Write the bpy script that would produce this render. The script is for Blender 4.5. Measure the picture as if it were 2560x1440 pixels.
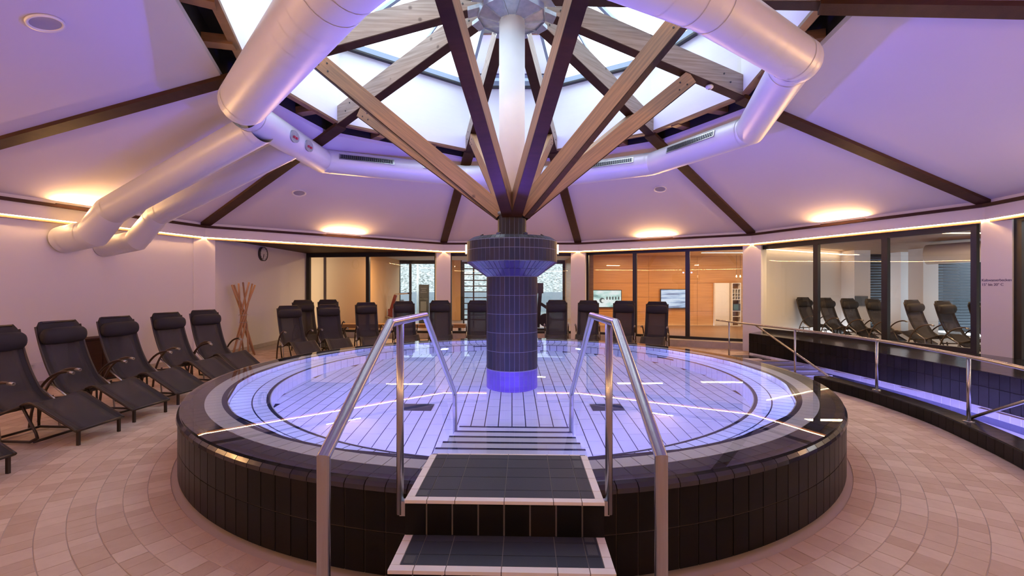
import bpy, bmesh, math, random
from math import sin, cos, pi, radians as R, sqrt, atan2, hypot
from mathutils import Vector, Matrix, geometry
from mathutils.noise import noise as pnoise

random.seed(7)
for o in list(bpy.data.objects):
    bpy.data.objects.remove(o, do_unlink=True)
SC = bpy.context.scene
COL = SC.collection

# ------------------------------------------------------------------ camera
CAMY, CAMZ, FPX = -5.72, 1.55, 1125.0
cd = bpy.data.cameras.new('camera'); cam = bpy.data.objects.new('camera', cd); COL.objects.link(cam)
cam.location = (0, CAMY, CAMZ); cam.rotation_euler = (R(90), 0, 0)
cd.sensor_width = 36; cd.lens = 36 * FPX / 2560.0; cd.clip_start = 0.05; cd.clip_end = 300
SC.camera = cam

# ------------------------------------------------------------------ world and colour management
SKY_STRENGTH = 5.0
w = bpy.data.worlds.new('overcast_sky'); SC.world = w; w.use_nodes = True
bg = w.node_tree.nodes['Background']; bg.inputs[0].default_value = (0.80, 0.90, 1.0, 1); bg.inputs[1].default_value = SKY_STRENGTH
vs = SC.view_settings
vs.view_transform = 'Standard'; vs.look = 'None'; vs.gamma = 1; vs.use_curve_mapping = False
vs.exposure = 0.0
cy = SC.cycles
cy.max_bounces = 9; cy.diffuse_bounces = 4; cy.glossy_bounces = 4; cy.transmission_bounces = 6; cy.transparent_max_bounces = 16
cy.sample_clamp_indirect = 4.0; cy.caustics_reflective = False; cy.caustics_refractive = True
cy.use_denoising = True

# lamp strengths
POOL_COL = (0.29, 0.25, 1.0)
POOL_W = 50.0
BENCH_FILL_W = 7.0; BENCH_FILL_COL = (.24, .30, 1.0)
LED_E = 90.0
UPLIGHT_W = 60.0
ROOM_W = 95.0
TOP_FILL_W = 18.0; TOP_FILL_COL = (.17, .10, 1.0)

# ------------------------------------------------------------------ helpers
def link(o, parent=None):
    COL.objects.link(o)
    if parent is not None: o.parent = parent
    return o

class MB:
    """collects geometry for one mesh"""
    def __init__(s): s.v = []; s.f = []; s.sm = []
    def add(s, vs_, fs, smooth=False):
        b = len(s.v); s.v += [tuple(p) for p in vs_]
        for f in fs: s.f.append(tuple(i + b for i in f)); s.sm.append(smooth)
        return s
    def box(s, x0, x1, y0, y1, z0, z1, M=None):
        P = [Vector((x, y, z)) for z in (z0, z1) for y in (y0, y1) for x in (x0, x1)]
        if M is not None: P = [M @ p for p in P]
        return s.add(P, [(0,2,3,1),(4,5,7,6),(0,1,5,4),(2,6,7,3),(0,4,6,2),(1,3,7,5)])
    def bar(s, a, b, w, h, up=(0,0,1)):
        a = Vector(a); b = Vector(b); d = (b - a).normalized(); upv = Vector(up)
        sd = d.cross(upv)
        if sd.length < 1e-4: sd = d.cross(Vector((1,0,0)))
        sd.normalize(); u = sd.cross(d).normalized()
        P = [p + sd*i*w/2 + u*j*h/2 for p in (a, b) for j in (-1, 1) for i in (-1, 1)]
        return s.add(P, [(0,1,3,2),(4,6,7,5),(0,4,5,1),(2,3,7,6),(0,2,6,4),(1,5,7,3)])
    def tube(s, pts, r, n=12, cap=True, smooth=True, mitre=False):
        pts = [Vector(p) for p in pts]; N = len(pts)
        rr = r if isinstance(r, (list, tuple)) else [r]*N
        d = [(pts[i+1]-pts[i]).normalized() for i in range(N-1)]
        ref = Vector((0,0,1)) if abs(d[0].z) < .9 else Vector((1,0,0))
        u = d[0].cross(ref).normalized(); V = []
        for i in range(N):
            if i == 0: din = d[0]; nn = d[0]
            else:
                din = d[i-1]
                nn = (d[i-1] + d[i]).normalized() if i < N-1 else d[i-1]
            v = din.cross(u).normalized()
            for k in range(n):
                t = 2*pi*k/n; c = (u*cos(t) + v*sin(t))*rr[i]
                c = c - din*(c.dot(nn)/max(din.dot(nn), .2))
                V.append(pts[i] + c)
            if 0 < i < N-1:
                q = d[i-1].rotation_difference(d[i]); u = q @ u
        if mitre:
            V = [v for i in range(N-1) for v in V[i*n:(i+2)*n]]; F = [(2*i*n+k, 2*i*n+(k+1) % n, (2*i+1)*n+(k+1) % n, (2*i+1)*n+k) for i in range(N-1) for k in range(n)]
            s.add(V, F, smooth); b = len(s.v)-len(V)
            s.f.append(tuple(b+k for k in reversed(range(n)))); s.sm.append(False); s.f.append(tuple(len(s.v)-n+k for k in range(n))); s.sm.append(False)
            return s
        F = [(i*n+k, i*n+(k+1) % n, (i+1)*n+(k+1) % n, (i+1)*n+k) for i in range(N-1) for k in range(n)]
        s.add(V, F, smooth)
        if cap:
            b = len(s.v) - len(V)
            s.f.append(tuple(b+k for k in reversed(range(n)))); s.sm.append(False)
            s.f.append(tuple(b+(N-1)*n+k for k in range(n))); s.sm.append(False)
        return s
    def lathe(s, prof, n=96, smooth=True, closed=False, a0=0, a1=2*pi, cx=0, cyy=0):
        full = abs(a1-a0-2*pi) < 1e-6; m = n if full else n+1
        V = [(cx+r*sin(a0+(a1-a0)*k/n), cyy+r*cos(a0+(a1-a0)*k/n), z) for k in range(m) for (r, z) in prof]
        P = len(prof); F = []
        for k in range(n):
            k2 = (k+1) % m
            for j in range(P if closed else P-1):
                j2 = (j+1) % P
                F.append((k*P+j, k*P+j2, k2*P+j2, k2*P+j))
        return s.add(V, F, smooth)
    def prism(s, poly, z0, z1):
        n = len(poly)
        tri = geometry.tessellate_polygon([[Vector((x, y, 0)) for x, y in poly]])
        V = [(x, y, z0) for x, y in poly] + [(x, y, z1) for x, y in poly]
        F = [(a, b, c) for a, b, c in tri] + [(a+n, b+n, c+n) for a, b, c in tri]
        F += [(i, (i+1) % n, (i+1) % n+n, i+n) for i in range(n)]
        return s.add(V, F)
    def quad(s, a, b, c, d): return s.add([a, b, c, d], [(0,1,2,3)])
    def mesh(s, name, m, fix=True):
        me = bpy.data.meshes.new(name); me.from_pydata(s.v, [], s.f)
        me.polygons.foreach_set('use_smooth', s.sm)
        if m is not None: me.materials.append(m)
        if fix:
            bm = bmesh.new(); bm.from_mesh(me); bmesh.ops.recalc_face_normals(bm, faces=bm.faces); bm.to_mesh(me); bm.free()
        me.update(); return me
    def build(s, name, m, parent=None, fix=True):
        return link(bpy.data.objects.new(name, s.mesh(name, m, fix)), parent)

def B(*a, **k): return MB().box(*a, **k)
def tag(o, label=None, cat=None, group=None, kind=None):
    if label: o['label'] = label
    if cat: o['category'] = cat
    if group: o['group'] = group
    if kind: o['kind'] = kind
    return o
def empty(name, loc=(0,0,0), rz=0.0, label=None, cat=None, group=None, kind=None):
    o = bpy.data.objects.new(name, None); o.empty_display_size = .1; COL.objects.link(o)
    o.location = loc; o.rotation_euler = (0, 0, rz); return tag(o, label, cat, group, kind)
def copy_tree(o, parent=None):
    c = o.copy(); COL.objects.link(c)
    if parent is not None: c.parent = parent
    for ch in [x for x in o.children]: copy_tree(ch, c)
    return c
def P(a, r, z=0.0):
    """point at bearing a (degrees, 0 = straight ahead, clockwise), radius r from the pool centre"""
    return Vector((r*sin(R(a)), r*cos(R(a)), z))

# ------------------------------------------------------------------ materials
def mat(name, col, rough=.5, metal=0.0, spec=.5, var=0.0, scale=8.0, bump=0.0, bscale=60.0, stretch=None, emit=None, es=0.0,
        tilevar=0.0, col2=None, trans=0.0, coat=0.0, knots=False, detail=4):
    m = bpy.data.materials.new(name); m.use_nodes = True; nt = m.node_tree; N = nt.nodes; L = nt.links
    p = N['Principled BSDF']; c = tuple(col) + (1,)
    p.inputs['Base Color'].default_value = c; p.inputs['Roughness'].default_value = rough; p.inputs['Metallic'].default_value = metal
    p.inputs['Specular IOR Level'].default_value = spec; p.inputs['Coat Weight'].default_value = coat
    p.inputs['Coat Roughness'].default_value = .08
    tc = N.new('ShaderNodeTexCoord'); mp = N.new('ShaderNodeMapping'); L.new(tc.outputs['Object'], mp.inputs[0])
    if stretch: mp.inputs['Scale'].default_value = stretch
    out = None
    c2 = tuple(col2) + (1,) if col2 else tuple(x*(1-.45) for x in col) + (1,)
    if var > 0:
        n = N.new('ShaderNodeTexNoise'); n.inputs['Scale'].default_value = scale; n.inputs['Detail'].default_value = detail
        L.new(mp.outputs[0], n.inputs['Vector'])
        rmp = N.new('ShaderNodeMapRange'); rmp.inputs[1].default_value = .35; rmp.inputs[2].default_value = .65
        rmp.inputs[3].default_value = 0; rmp.inputs[4].default_value = var; L.new(n.outputs['Fac'], rmp.inputs[0])
        mx = N.new('ShaderNodeMixRGB'); mx.inputs[1].default_value = c; mx.inputs[2].default_value = c2
        L.new(rmp.outputs[0], mx.inputs[0]); out = mx.outputs[0]
    if knots:
        vo = N.new('ShaderNodeTexVoronoi'); vo.inputs['Scale'].default_value = 3.2; L.new(tc.outputs['Object'], vo.inputs['Vector'])
        mr = N.new('ShaderNodeMapRange'); mr.inputs[1].default_value = .05; mr.inputs[2].default_value = .11; mr.inputs[3].default_value = .8; mr.inputs[4].default_value = 0
        L.new(vo.outputs['Distance'], mr.inputs[0])
        mk = N.new('ShaderNodeMixRGB'); mk.inputs[2].default_value = (.08, .045, .03, 1)
        L.new(mr.outputs[0], mk.inputs[0]); L.new(out, mk.inputs[1]); out = mk.outputs[0]
    if tilevar > 0:
        ge = N.new('ShaderNodeNewGeometry'); oi = N.new('ShaderNodeObjectInfo')
        ad = N.new('ShaderNodeMath'); ad.operation = 'ADD'; L.new(ge.outputs['Random Per Island'], ad.inputs[0]); L.new(oi.outputs['Random'], ad.inputs[1])
        fr = N.new('ShaderNodeMath'); fr.operation = 'FRACT'; L.new(ad.outputs[0], fr.inputs[0])
        cr = N.new('ShaderNodeValToRGB'); e = cr.color_ramp; e.interpolation = 'LINEAR'
        e.elements[0].position = 0; e.elements[0].color = c
        e.elements[1].position = 1; e.elements[1].color = tuple(a*(1-tilevar)+b*tilevar for a, b in zip(c, c2))
        L.new(fr.outputs[0], cr.inputs[0])
        if out is None: out = cr.outputs[0]
        else:
            m2 = N.new('ShaderNodeMixRGB'); m2.inputs[0].default_value = .65; L.new(out, m2.inputs[1]); L.new(cr.outputs[0], m2.inputs[2]); out = m2.outputs[0]
    if out is not None: L.new(out, p.inputs['Base Color'])
    if bump > 0:
        nb = N.new('ShaderNodeTexNoise'); nb.inputs['Scale'].default_value = bscale; nb.inputs['Detail'].default_value = 3
        L.new(mp.outputs[0], nb.inputs['Vector'])
        bp = N.new('ShaderNodeBump'); bp.inputs['Strength'].default_value = bump; bp.inputs['Distance'].default_value = .01
        L.new(nb.outputs['Fac'], bp.inputs['Height']); L.new(bp.outputs[0], p.inputs['Normal'])
    if emit is not None:
        p.inputs['Emission Color'].default_value = tuple(emit) + (1,); p.inputs['Emission Strength'].default_value = es
    if trans > 0:
        tr = N.new('ShaderNodeBsdfTransparent'); ms = N.new('ShaderNodeMixShader'); ms.inputs[0].default_value = trans
        L.new(p.outputs[0], ms.inputs[1]); L.new(tr.outputs[0], ms.inputs[2]); L.new(ms.outputs[0], N['Material Output'].inputs[0])
    return m

def glass_mat(name, tint=(.97, .98, .98), refl=1.0):
    m = bpy.data.materials.new(name); m.use_nodes = True; nt = m.node_tree; N = nt.nodes; L = nt.links
    N.remove(N['Principled BSDF'])
    tr = N.new('ShaderNodeBsdfTransparent'); tr.inputs[0].default_value = tuple(tint) + (1,)
    gl = N.new('ShaderNodeBsdfGlossy'); gl.inputs['Roughness'].default_value = 0.0; gl.inputs[0].default_value = (refl, refl, refl, 1)
    fr = N.new('ShaderNodeFresnel'); fr.inputs[0].default_value = 1.55
    ms = N.new('ShaderNodeMixShader'); L.new(fr.outputs[0], ms.inputs[0]); L.new(tr.outputs[0], ms.inputs[1]); L.new(gl.outputs[0], ms.inputs[2])
    L.new(ms.outputs[0], N['Material Output'].inputs[0]); return m

def water_mat(name):
    m = bpy.data.materials.new(name); m.use_nodes = True; nt = m.node_tree; N = nt.nodes; L = nt.links
    N.remove(N['Principled BSDF'])
    g = N.new('ShaderNodeBsdfGlass'); g.inputs['IOR'].default_value = 1.333; g.inputs['Roughness'].default_value = 0.0
    g.inputs[0].default_value = (.97, .985, 1, 1)
    tc = N.new('ShaderNodeTexCoord'); n = N.new('ShaderNodeTexNoise'); n.inputs['Scale'].default_value = 2.2; n.inputs['Detail'].default_value = 1
    L.new(tc.outputs['Object'], n.inputs['Vector'])
    bp = N.new('ShaderNodeBump'); bp.inputs['Strength'].default_value = .03; bp.inputs['Distance'].default_value = .01
    L.new(n.outputs['Fac'], bp.inputs['Height']); L.new(bp.outputs[0], g.inputs['Normal'])
    L.new(g.outputs[0], N['Material Output'].inputs[0]); return m

M = {}
M['plaster'] = mat('white_plaster', (.80, .78, .77), .85, bump=.08, bscale=180)
M['plaster_warm'] = mat('cream_plaster', (.80, .52, .26), .8, bump=.08, bscale=150)
M['ceil'] = mat('acoustic_ceiling_light_tint', (.70, .67, .79), .9, bump=.12, bscale=260)  # some of the violet light on the ceiling is mixed into its colour
M['fabric_white'] = mat('white_roof_lining', (.86, .88, .90), .8, var=.12, scale=3, stretch=(1, 1, 18), col2=(.74, .78, .84), bump=.05, bscale=40)
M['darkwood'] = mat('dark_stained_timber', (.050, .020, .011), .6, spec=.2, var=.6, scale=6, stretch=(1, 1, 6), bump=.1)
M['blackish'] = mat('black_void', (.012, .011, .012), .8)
M['midwood'] = mat('brown_timber', (.24, .12, .06), .5, var=.6, scale=5, stretch=(1, 1, 8), bump=.1)
M['glulam'] = mat('glulam_timber', (.42, .215, .10), .6, var=.8, scale=2.0, stretch=(22, 22, 1.0), col2=(.22, .125, .07), bump=.15, bscale=25, knots=True)
M['glulam_r'] = mat('glulam_rafter_timber', (.40, .31, .25), .6, var=.8, scale=2.0, stretch=(22, 1.0, 22), col2=(.24, .17, .13), bump=.12, bscale=25, knots=True)
M['panelwood'] = mat('oak_veneer', (.62, .33, .13), .35, var=.6, scale=1.6, stretch=(.6, .6, 26), col2=(.42, .20, .07), bump=.04, bscale=20)
M['stick'] = mat('peeled_wood', (.50, .28, .14), .55, var=.5, scale=8, stretch=(1, 1, .2))
M['steel'] = mat('brushed_steel', (.46, .46, .48), .27, 1.0, var=.25, scale=40, stretch=(1, 1, .05), col2=(.45, .45, .48), bump=.03, bscale=90)
M['zinc'] = mat('galvanised_sheet', (.42, .50, .60), .42, .85, var=.6, scale=14, col2=(.62, .68, .76))
M['duct'] = mat('painted_duct', (.72, .73, .77), .42, .15, bump=.03, bscale=40)
M['black_metal'] = mat('black_window_frame', (.014, .013, .014), .4)
M['paleframe'] = mat('bluegrey_eave_bar', (.30, .38, .48), .5)
M['darktile'] = mat('black_glazed_tile', (.014, .015, .022), .14, tilevar=1, col2=(.030, .026, .030), spec=.6, bump=.05, bscale=12)
M['walltile'] = mat('black_satin_tile', (.004, .004, .005), .34, spec=.12, tilevar=1, col2=(.010, .008, .008), bump=.05, bscale=12)
M['coltile'] = mat('slate_column_tile', (.014, .018, .032), .5, spec=.22, tilevar=1, col2=(.026, .021, .026), bump=.06, bscale=20)
M['conetile'] = mat('slate_cone_tile_violet_lit', (.035, .026, .12), .24, spec=1.0, tilevar=1, col2=(.05, .035, .14))  # violet reflection of the pool partly put into the cone colour
M['coltile_lit'] = mat('column_tile_violet_lit', (.13, .07, .36), .4, tilevar=1, col2=(.10, .055, .30))  # dark column tile under water, with the violet pool light painted in
M['decktile'] = mat('dark_deck_tile', (.020, .022, .032), .4, tilevar=1, col2=(.034, .032, .040))
M['whitetile'] = mat('white_pool_tile', (.80, .80, .84), .35, tilevar=.35, col2=(.66, .68, .78))
M['blacktile'] = mat('step_tile', (.026, .032, .050), .55, spec=.3, tilevar=1, col2=(.038, .045, .064), bump=.1, bscale=200)
M['ribtile'] = mat('ribbed_step_tile', (.09, .10, .11), .6)
M['nosing'] = mat('white_nosing_tile', (.82, .80, .78), .4, tilevar=.3, col2=(.7, .68, .66))
M['grout_dark'] = mat('dark_grout', (.020, .022, .045), .9)
M['grout_mid'] = mat('grey_grout', (.20, .18, .17), .9)
M['grout_col'] = mat('pale_grout', (.22, .23, .32), .9)
M['grout_floor'] = mat('light_grout', (.52, .43, .36), .95)
M['stone'] = mat('sandstone_sett', (.70, .55, .42), .62, var=.35, scale=14, col2=(.44, .29, .19), tilevar=1, bump=.15, bscale=45)
M['plinth'] = mat('beige_plinth', (.50, .44, .39), .6, var=.3, scale=8, bump=.05)
M['sling'] = mat('charcoal_mesh_sling', (.050, .042, .044), .75, bump=.3, bscale=600, trans=.20)
M['sling_edge'] = mat('charcoal_cushion', (.016, .013, .014), .7, bump=.25, bscale=400)
M['chairmetal'] = mat('bronze_tube', (.060, .046, .038), .35, .6)
M['armwood'] = mat('dark_armrest', (.060, .034, .022), .35)
M['silver'] = mat('silver_tube', (.5, .48, .46), .3, .9)
M['led'] = mat('warm_led', (1, .8, .6), .5, emit=(1, .56, .24), es=LED_E)
M['lampwarm'] = mat('warm_lamp', (1, .8, .6), .5, emit=(1, .66, .34), es=9)
M['glass'] = glass_mat('window_glass')
M['tintglass'] = glass_mat('added_dimming_glass', (.56, .60, .62))  # tint added to dim the bright outdoors behind the panes
M['skyglass'] = glass_mat('skylight_glass', (.93, .96, 1.0))
M['water'] = water_mat('pool_water')
M['whiteplastic'] = mat('white_plastic', (.8, .8, .8), .35)
M['speaker'] = mat('speaker_grille', (.42, .40, .46), .6, bump=.4, bscale=400)
M['red'] = mat('red_fitting', (.45, .04, .08), .4)
M['grille'] = mat('duct_grille', (.03, .035, .04), .5, .4)
M['clockface'] = mat('clock_face', (.72, .70, .70), .3)
M['gymdark'] = mat('gym_black', (.03, .026, .026), .4)
M['gymred'] = mat('gym_red', (.20, .035, .03), .35)
M['text'] = mat('text_paint', (.06, .045, .12), .6)
M['poster'] = mat('slate_banner', (.035, .05, .06), .5, var=.5, scale=3, col2=(.06, .08, .09))
M['postertext'] = mat('banner_text', (.16, .19, .20), .6)
M['hill'] = mat('scree_slope', (.09, .10, .08), .95, var=1, scale=6, col2=(.55, .55, .50), bump=1, bscale=4, detail=12)
M['extwall'] = mat('white_render', (.30, .33, .35), .8)
M['extground'] = mat('pale_gravel', (.20, .22, .20), .95, var=.5, scale=4)
M['blind'] = mat('grey_blind', (.13, .15, .17), .6)
M['cream'] = mat('cream_board', (.78, .74, .66), .6)
M['brownfloor'] = mat('brown_floor', (.30, .18, .11), .4, var=.5, scale=4, stretch=(1, 9, 1))
M['paleflor'] = mat('pale_floor', (.60, .55, .50), .45)
M['socket'] = mat('socket_plate', (.75, .74, .76), .35)

# ------------------------------------------------------------------ tile helpers
def wedge(prof, ha, n=1):
    """closed (r,z) profile swept over the angles -ha..ha about the pool axis"""
    mb = MB(); Pn = len(prof)
    V = [(r*sin(-ha+2*ha*k/n), r*cos(-ha+2*ha*k/n), z) for k in range(n+1) for (r, z) in prof]
    F = [(k*Pn+j, k*Pn+(j+1) % Pn, (k+1)*Pn+(j+1) % Pn, (k+1)*Pn+j) for k in range(n) for j in range(Pn)]
    F += [tuple(reversed(range(Pn))), tuple(n*Pn+j for j in range(Pn))]
    return mb.add(V, F)
def rect(r0, r1, z0, z1): return [(r0, z0), (r1, z0), (r1, z1), (r0, z1)]
def ring(name, prof, n, gap, m, parent, seen=lambda a: True, off=0.0, nseg=1, skip=lambda a: False):
    rm = sum(p[0] for p in prof)/len(prof); ha = pi/n - gap/2/rm
    mb = wedge(prof, ha, nseg); me = mb.mesh(name, m); rest = MB()
    for k in range(n):
        a = 2*pi*(k+off)/n; ad = (math.degrees(a)+180) % 360 - 180
        if skip(ad): continue
        if seen(ad):
            o = bpy.data.objects.new(name, me); COL.objects.link(o); o.parent = parent; o.rotation_euler = (0, 0, -a)
        else:
            Rm = Matrix.Rotation(-a, 3, 'Z'); rest.add([Rm @ Vector(v) for v in mb.v], mb.f)
    if rest.v: tag(rest.build(name, m, parent), kind='stuff')

def inpoly(x, y, poly):
    c = False; n = len(poly)
    for i in range(n):
        x1, y1 = poly[i]; x2, y2 = poly[(i+1) % n]
        if (y1 > y) != (y2 > y) and x < (x2-x1)*(y-y1)/(y2-y1)+x1: c = not c
    return c
def resample(pts, n, ends=True):
    """Catmull-Rom through pts, n points evenly spaced"""
    pts = [Vector(p) for p in pts]; Q = [2*pts[0]-pts[1]] + pts + [2*pts[-1]-pts[-2]]; D = []
    for i in range(1, len(Q)-2):
        p0, p1, p2, p3 = Q[i-1:i+3]
        for k in range(24):
            t = k/24; D.append(.5*((2*p1)+(p2-p0)*t+(2*p0-5*p1+4*p2-p3)*t*t+(3*p1-p0-3*p2+p3)*t**3))
    D.append(pts[-1]); L = [0]
    for i in range(1, len(D)): L.append(L[-1]+(D[i]-D[i-1]).length)
    out = []; j = 0
    for k in range(n):
        s_ = L[-1]*k/(n-1)
        while j < len(D)-2 and L[j+1] < s_: j += 1
        t = (s_-L[j])/max(L[j+1]-L[j], 1e-9); out.append(D[j].lerp(D[j+1], min(max(t, 0), 1)))
    return out
def plen(pts): return sum((Vector(pts[i+1])-Vector(pts[i])).length for i in range(len(pts)-1))
def offset(pts, d):
    """offset a 2D polyline to its left by d"""
    out = []
    for i in range(len(pts)):
        a = pts[max(i-1, 0)]; b = pts[min(i+1, len(pts)-1)]; t = (b-a).normalized(); out.append(pts[i]+Vector((-t.y, t.x))*d)
    return out

# ------------------------------------------------------------------ plan of the hall
ANG = [-92, -59.5, -15, 14.5, 48, 79.5, 116.5, 164.5, 195.5, 232]
RP  = [7.70, 7.57, 7.76, 7.73, 7.86, 7.59, 7.70, 7.70, 7.70, 7.70]
NB = len(ANG); ZA = 5.185; ZP = 2.90; ZF = 2.63
def zline(i, r): return ZA - (ZA-ZP)/RP[i % NB]*r
def C(i): return P(ANG[i % NB], RP[i % NB])
def A2(i): return ANG[i % NB] + (360 if i >= NB else 0)

# channel (cold plunge pool) plan lines, from the far end towards the camera
CURB = resample([Vector((4.925, 1.45)), Vector((4.985, .43)), Vector((4.92, -.4)), Vector((4.78, -1.02)), Vector((4.48, -1.9)), Vector((4.05, -2.75)), Vector((3.5, -3.5))], 60)
WALL = resample([Vector((5.52, 4.75)), Vector((5.80, 3.3)), Vector((5.95, 1.8)), Vector((5.97, .4)), Vector((5.88, -.8)), Vector((5.62, -2.0)), Vector((5.15, -3.2))], 72)
CH_IN = offset(CURB, .125) if offset(CURB, .125)[0].x > CURB[0].x else offset(CURB, -.125)
CH_OUT = offset(CURB, -.125) if CH_IN[0].x > CURB[0].x and offset(CURB, .125)[0].x > CURB[0].x else offset(CURB, .125)
channel_poly = [(p.x, p.y) for p in CH_IN] + [(p.x, p.y) for p in reversed(WALL)] 
# wall is deepened at the far end: entry steps between Y=1.45 and Y=3.9
hole_poly = [(4.97, 3.9)] + [(p.x, p.y) for p in CH_IN] + [(p.x, p.y) for p in reversed(WALL) if p.y < 3.9] + [(5.72, 3.9)]

# ------------------------------------------------------------------ floor
floor_out = [(-7.9, -7.5), (7.9, -7.5), (8.3, 1.0), (7.0, 5.6), (5.9, 6.6), (2.6, 8.2), (-2, 8.3), (-6.6, 8.8), (-7.2, 4.0), (-8.0, -1)]
ZG = -.0035
loops = [[Vector((x, y, 0)) for x, y in floor_out], [Vector(P(360*k/64, 3.34)) for k in range(64)], [Vector((x, y, 0)) for x, y in hole_poly]]
tri = geometry.tessellate_polygon(loops); allv = [v for l in loops for v in l]
mb = MB(); mb.add([(v.x, v.y, ZG) for v in allv], [tuple(t) for t in tri])
mb.add([(v.x, v.y, ZG-.12) for v in allv], [tuple(t) for t in tri])
floor = mb.build('floor', M['grout_floor']); tag(floor, 'hall floor of small sandstone setts laid in rings round the pool', kind='structure')
tiles = []
r = 3.455; k = 0
while r < 8.3:
    dr = .143; rm = r+dr/2; a = random.random()*.1
    while a < 2*pi:
        ln = random.choice((.10, .12, .14, .16, .19)); da = ln/rm
        am = a+da/2; x, y = rm*sin(am), rm*cos(am)
        if inpoly(x, y, floor_out) and not inpoly(x, y, hole_poly): tiles.append((r, r+dr, a, min(a+da, 2*pi), x, y))
        a += da
    r += dr; k += 1
def vis(x, y):
    d = y-CAMY
    if d < .5: return 1e9
    px = FPX*x/d; py = FPX*CAMZ/d
    if abs(px) > 1290 or py > 722: return 1e9
    if abs(x) < .75 and y < -3.3: return 1e9
    return d
tiles.sort(key=lambda t: vis(t[4], t[5]))
def floor_tile(mb, t, g=.0035):
    r0, r1, a0, a1 = t[0]+g/2, t[1]-g/2, t[2]+g/2/t[0], t[3]-g/2/t[0]; z1 = random.uniform(-.0008, .0006); c = .0015; V = []
    for (q, z) in ((0, ZG), (0, z1-c), (c, z1)):
        for (rr, aa) in ((r0+q, a0+q/r0), (r1-q, a0+q/r0), (r1-q, a1-q/r0), (r0+q, a1-q/r0)): V.append((rr*sin(aa), rr*cos(aa), z))
    F = [(8, 9, 10, 11)] + [(j+4*l, (j+1) % 4+4*l, (j+1) % 4+4*l+4, j+4*l+4) for l in (0, 1) for j in range(4)]
    mb.add(V, F)
for t in tiles[:300]:
    m_ = MB(); floor_tile(m_, t); m_.build('tile', M['stone'], floor)
m_ = MB()
for t in tiles[300:]: floor_tile(m_, t)
tag(m_.build('tile', M['stone'], floor), kind='stuff')

# ------------------------------------------------------------------ ceiling, fascia, soffit, upstand
ceiling = empty('ceiling', kind='structure', label='sloping tent-shaped acoustic ceiling of ten flat bays')
RI = 3.60
for i in range(NB):
    a, b = A2(i), A2(i+1)
    q = [P(a, RI, zline(i, RI)+.03), P(b, RI, zline(i+1, RI)+.03), P(b, RP[(i+1) % NB]+.1, ZP+.0), P(a, RP[i]+.1, ZP+.0)]
    mb = MB(); up = Vector((0, 0, .06)); mb.add(q + [v+up for v in q], [(0,1,2,3),(4,7,6,5),(0,4,5,1),(1,5,6,2),(2,6,7,3),(3,7,4,0)])
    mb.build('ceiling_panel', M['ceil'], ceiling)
    # black void of the gap above the panel's inner edge
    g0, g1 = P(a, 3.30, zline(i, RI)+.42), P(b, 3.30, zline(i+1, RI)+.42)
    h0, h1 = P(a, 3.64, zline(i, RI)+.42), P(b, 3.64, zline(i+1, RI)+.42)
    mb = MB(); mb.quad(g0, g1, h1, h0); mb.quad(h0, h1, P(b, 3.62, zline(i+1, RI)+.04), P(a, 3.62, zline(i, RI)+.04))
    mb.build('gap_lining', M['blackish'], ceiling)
    d = (P(b, 3.42)-P(a, 3.42)); 
    for t in (.3, .68):
        c0 = P(a, 3.30).lerp(P(b, 3.30), t); c1 = P(a, 3.62).lerp(P(b, 3.62), t); z = zline(i, 3.5)+.12
        MB().bar((c0.x, c0.y, z), (c1.x, c1.y, z), .14, .10).build('gap_block', M['midwood'], ceiling)

lantern = empty('window_1', kind='structure', label='ten-sided glazed roof lantern with white lining over the column')
ZU = 5.52; RU = 3.27
for i in range(NB):
    a, b = A2(i), A2(i+1); za, zb = zline(i, RU)+.06, zline(i+1, RU)+.06
    A, Bv = P(a, RU), P(b, RU)
    def up4(r0, r1, z0a, z0b, z1):
        q = [P(a, r0, z0a), P(b, r0, z0b), P(b, r0, z1), P(a, r0, z1), P(a, r1, z0a), P(b, r1, z0b), P(b, r1, z1), P(a, r1, z1)]
        return MB().add(q, [(0,1,2,3),(4,7,6,5),(0,4,5,1),(1,5,6,2),(2,6,7,3),(3,7,4,0)])
    up4(RU, RU+.05, za, zb, ZU).build('lining_panel', M['fabric_white'], lantern)
    q = up4(RU-.012, RU+.085, za-.035, zb-.035, 0)
    q.v[2] = tuple(P(b, RU-.015, zb-.0)); q.v[3] = tuple(P(a, RU-.015, za)); q.v[6] = tuple(P(b, RU+.085, zb)); q.v[7] = tuple(P(a, RU+.085, za))
    q.build('ledge_board', M['midwood'], lantern)
    MB().bar(P(a, RU-.04, ZU+.03), P(b, RU-.04, ZU+.03), .10, .09).build('eave_bar', M['paleframe'], lantern)
    MB().bar(P(a, RU-.04, ZU-.03), P(b, RU-.04, ZU-.03), .10, .03).build('eave_bar', M['black_metal'], lantern)
    ap = Vector((0, 0, 6.25))
    mb = MB(); mb.add([P(a, RU+.05, ZU+.08), P(b, RU+.05, ZU+.08), ap], [(0,1,2)]); mb.build('pane', M['skyglass'], lantern)
    MB().bar(P(a, RU+.05, ZU+.10), ap, .05, .06).build('glazing_bar', M['paleframe'], lantern)
    mid = P(a, RU+.05, ZU+.10).lerp(P(b, RU+.05, ZU+.10), .5)
    MB().bar(mid, ap, .02, .05).build('glazing_bar', M['paleframe'], lantern)

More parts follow.
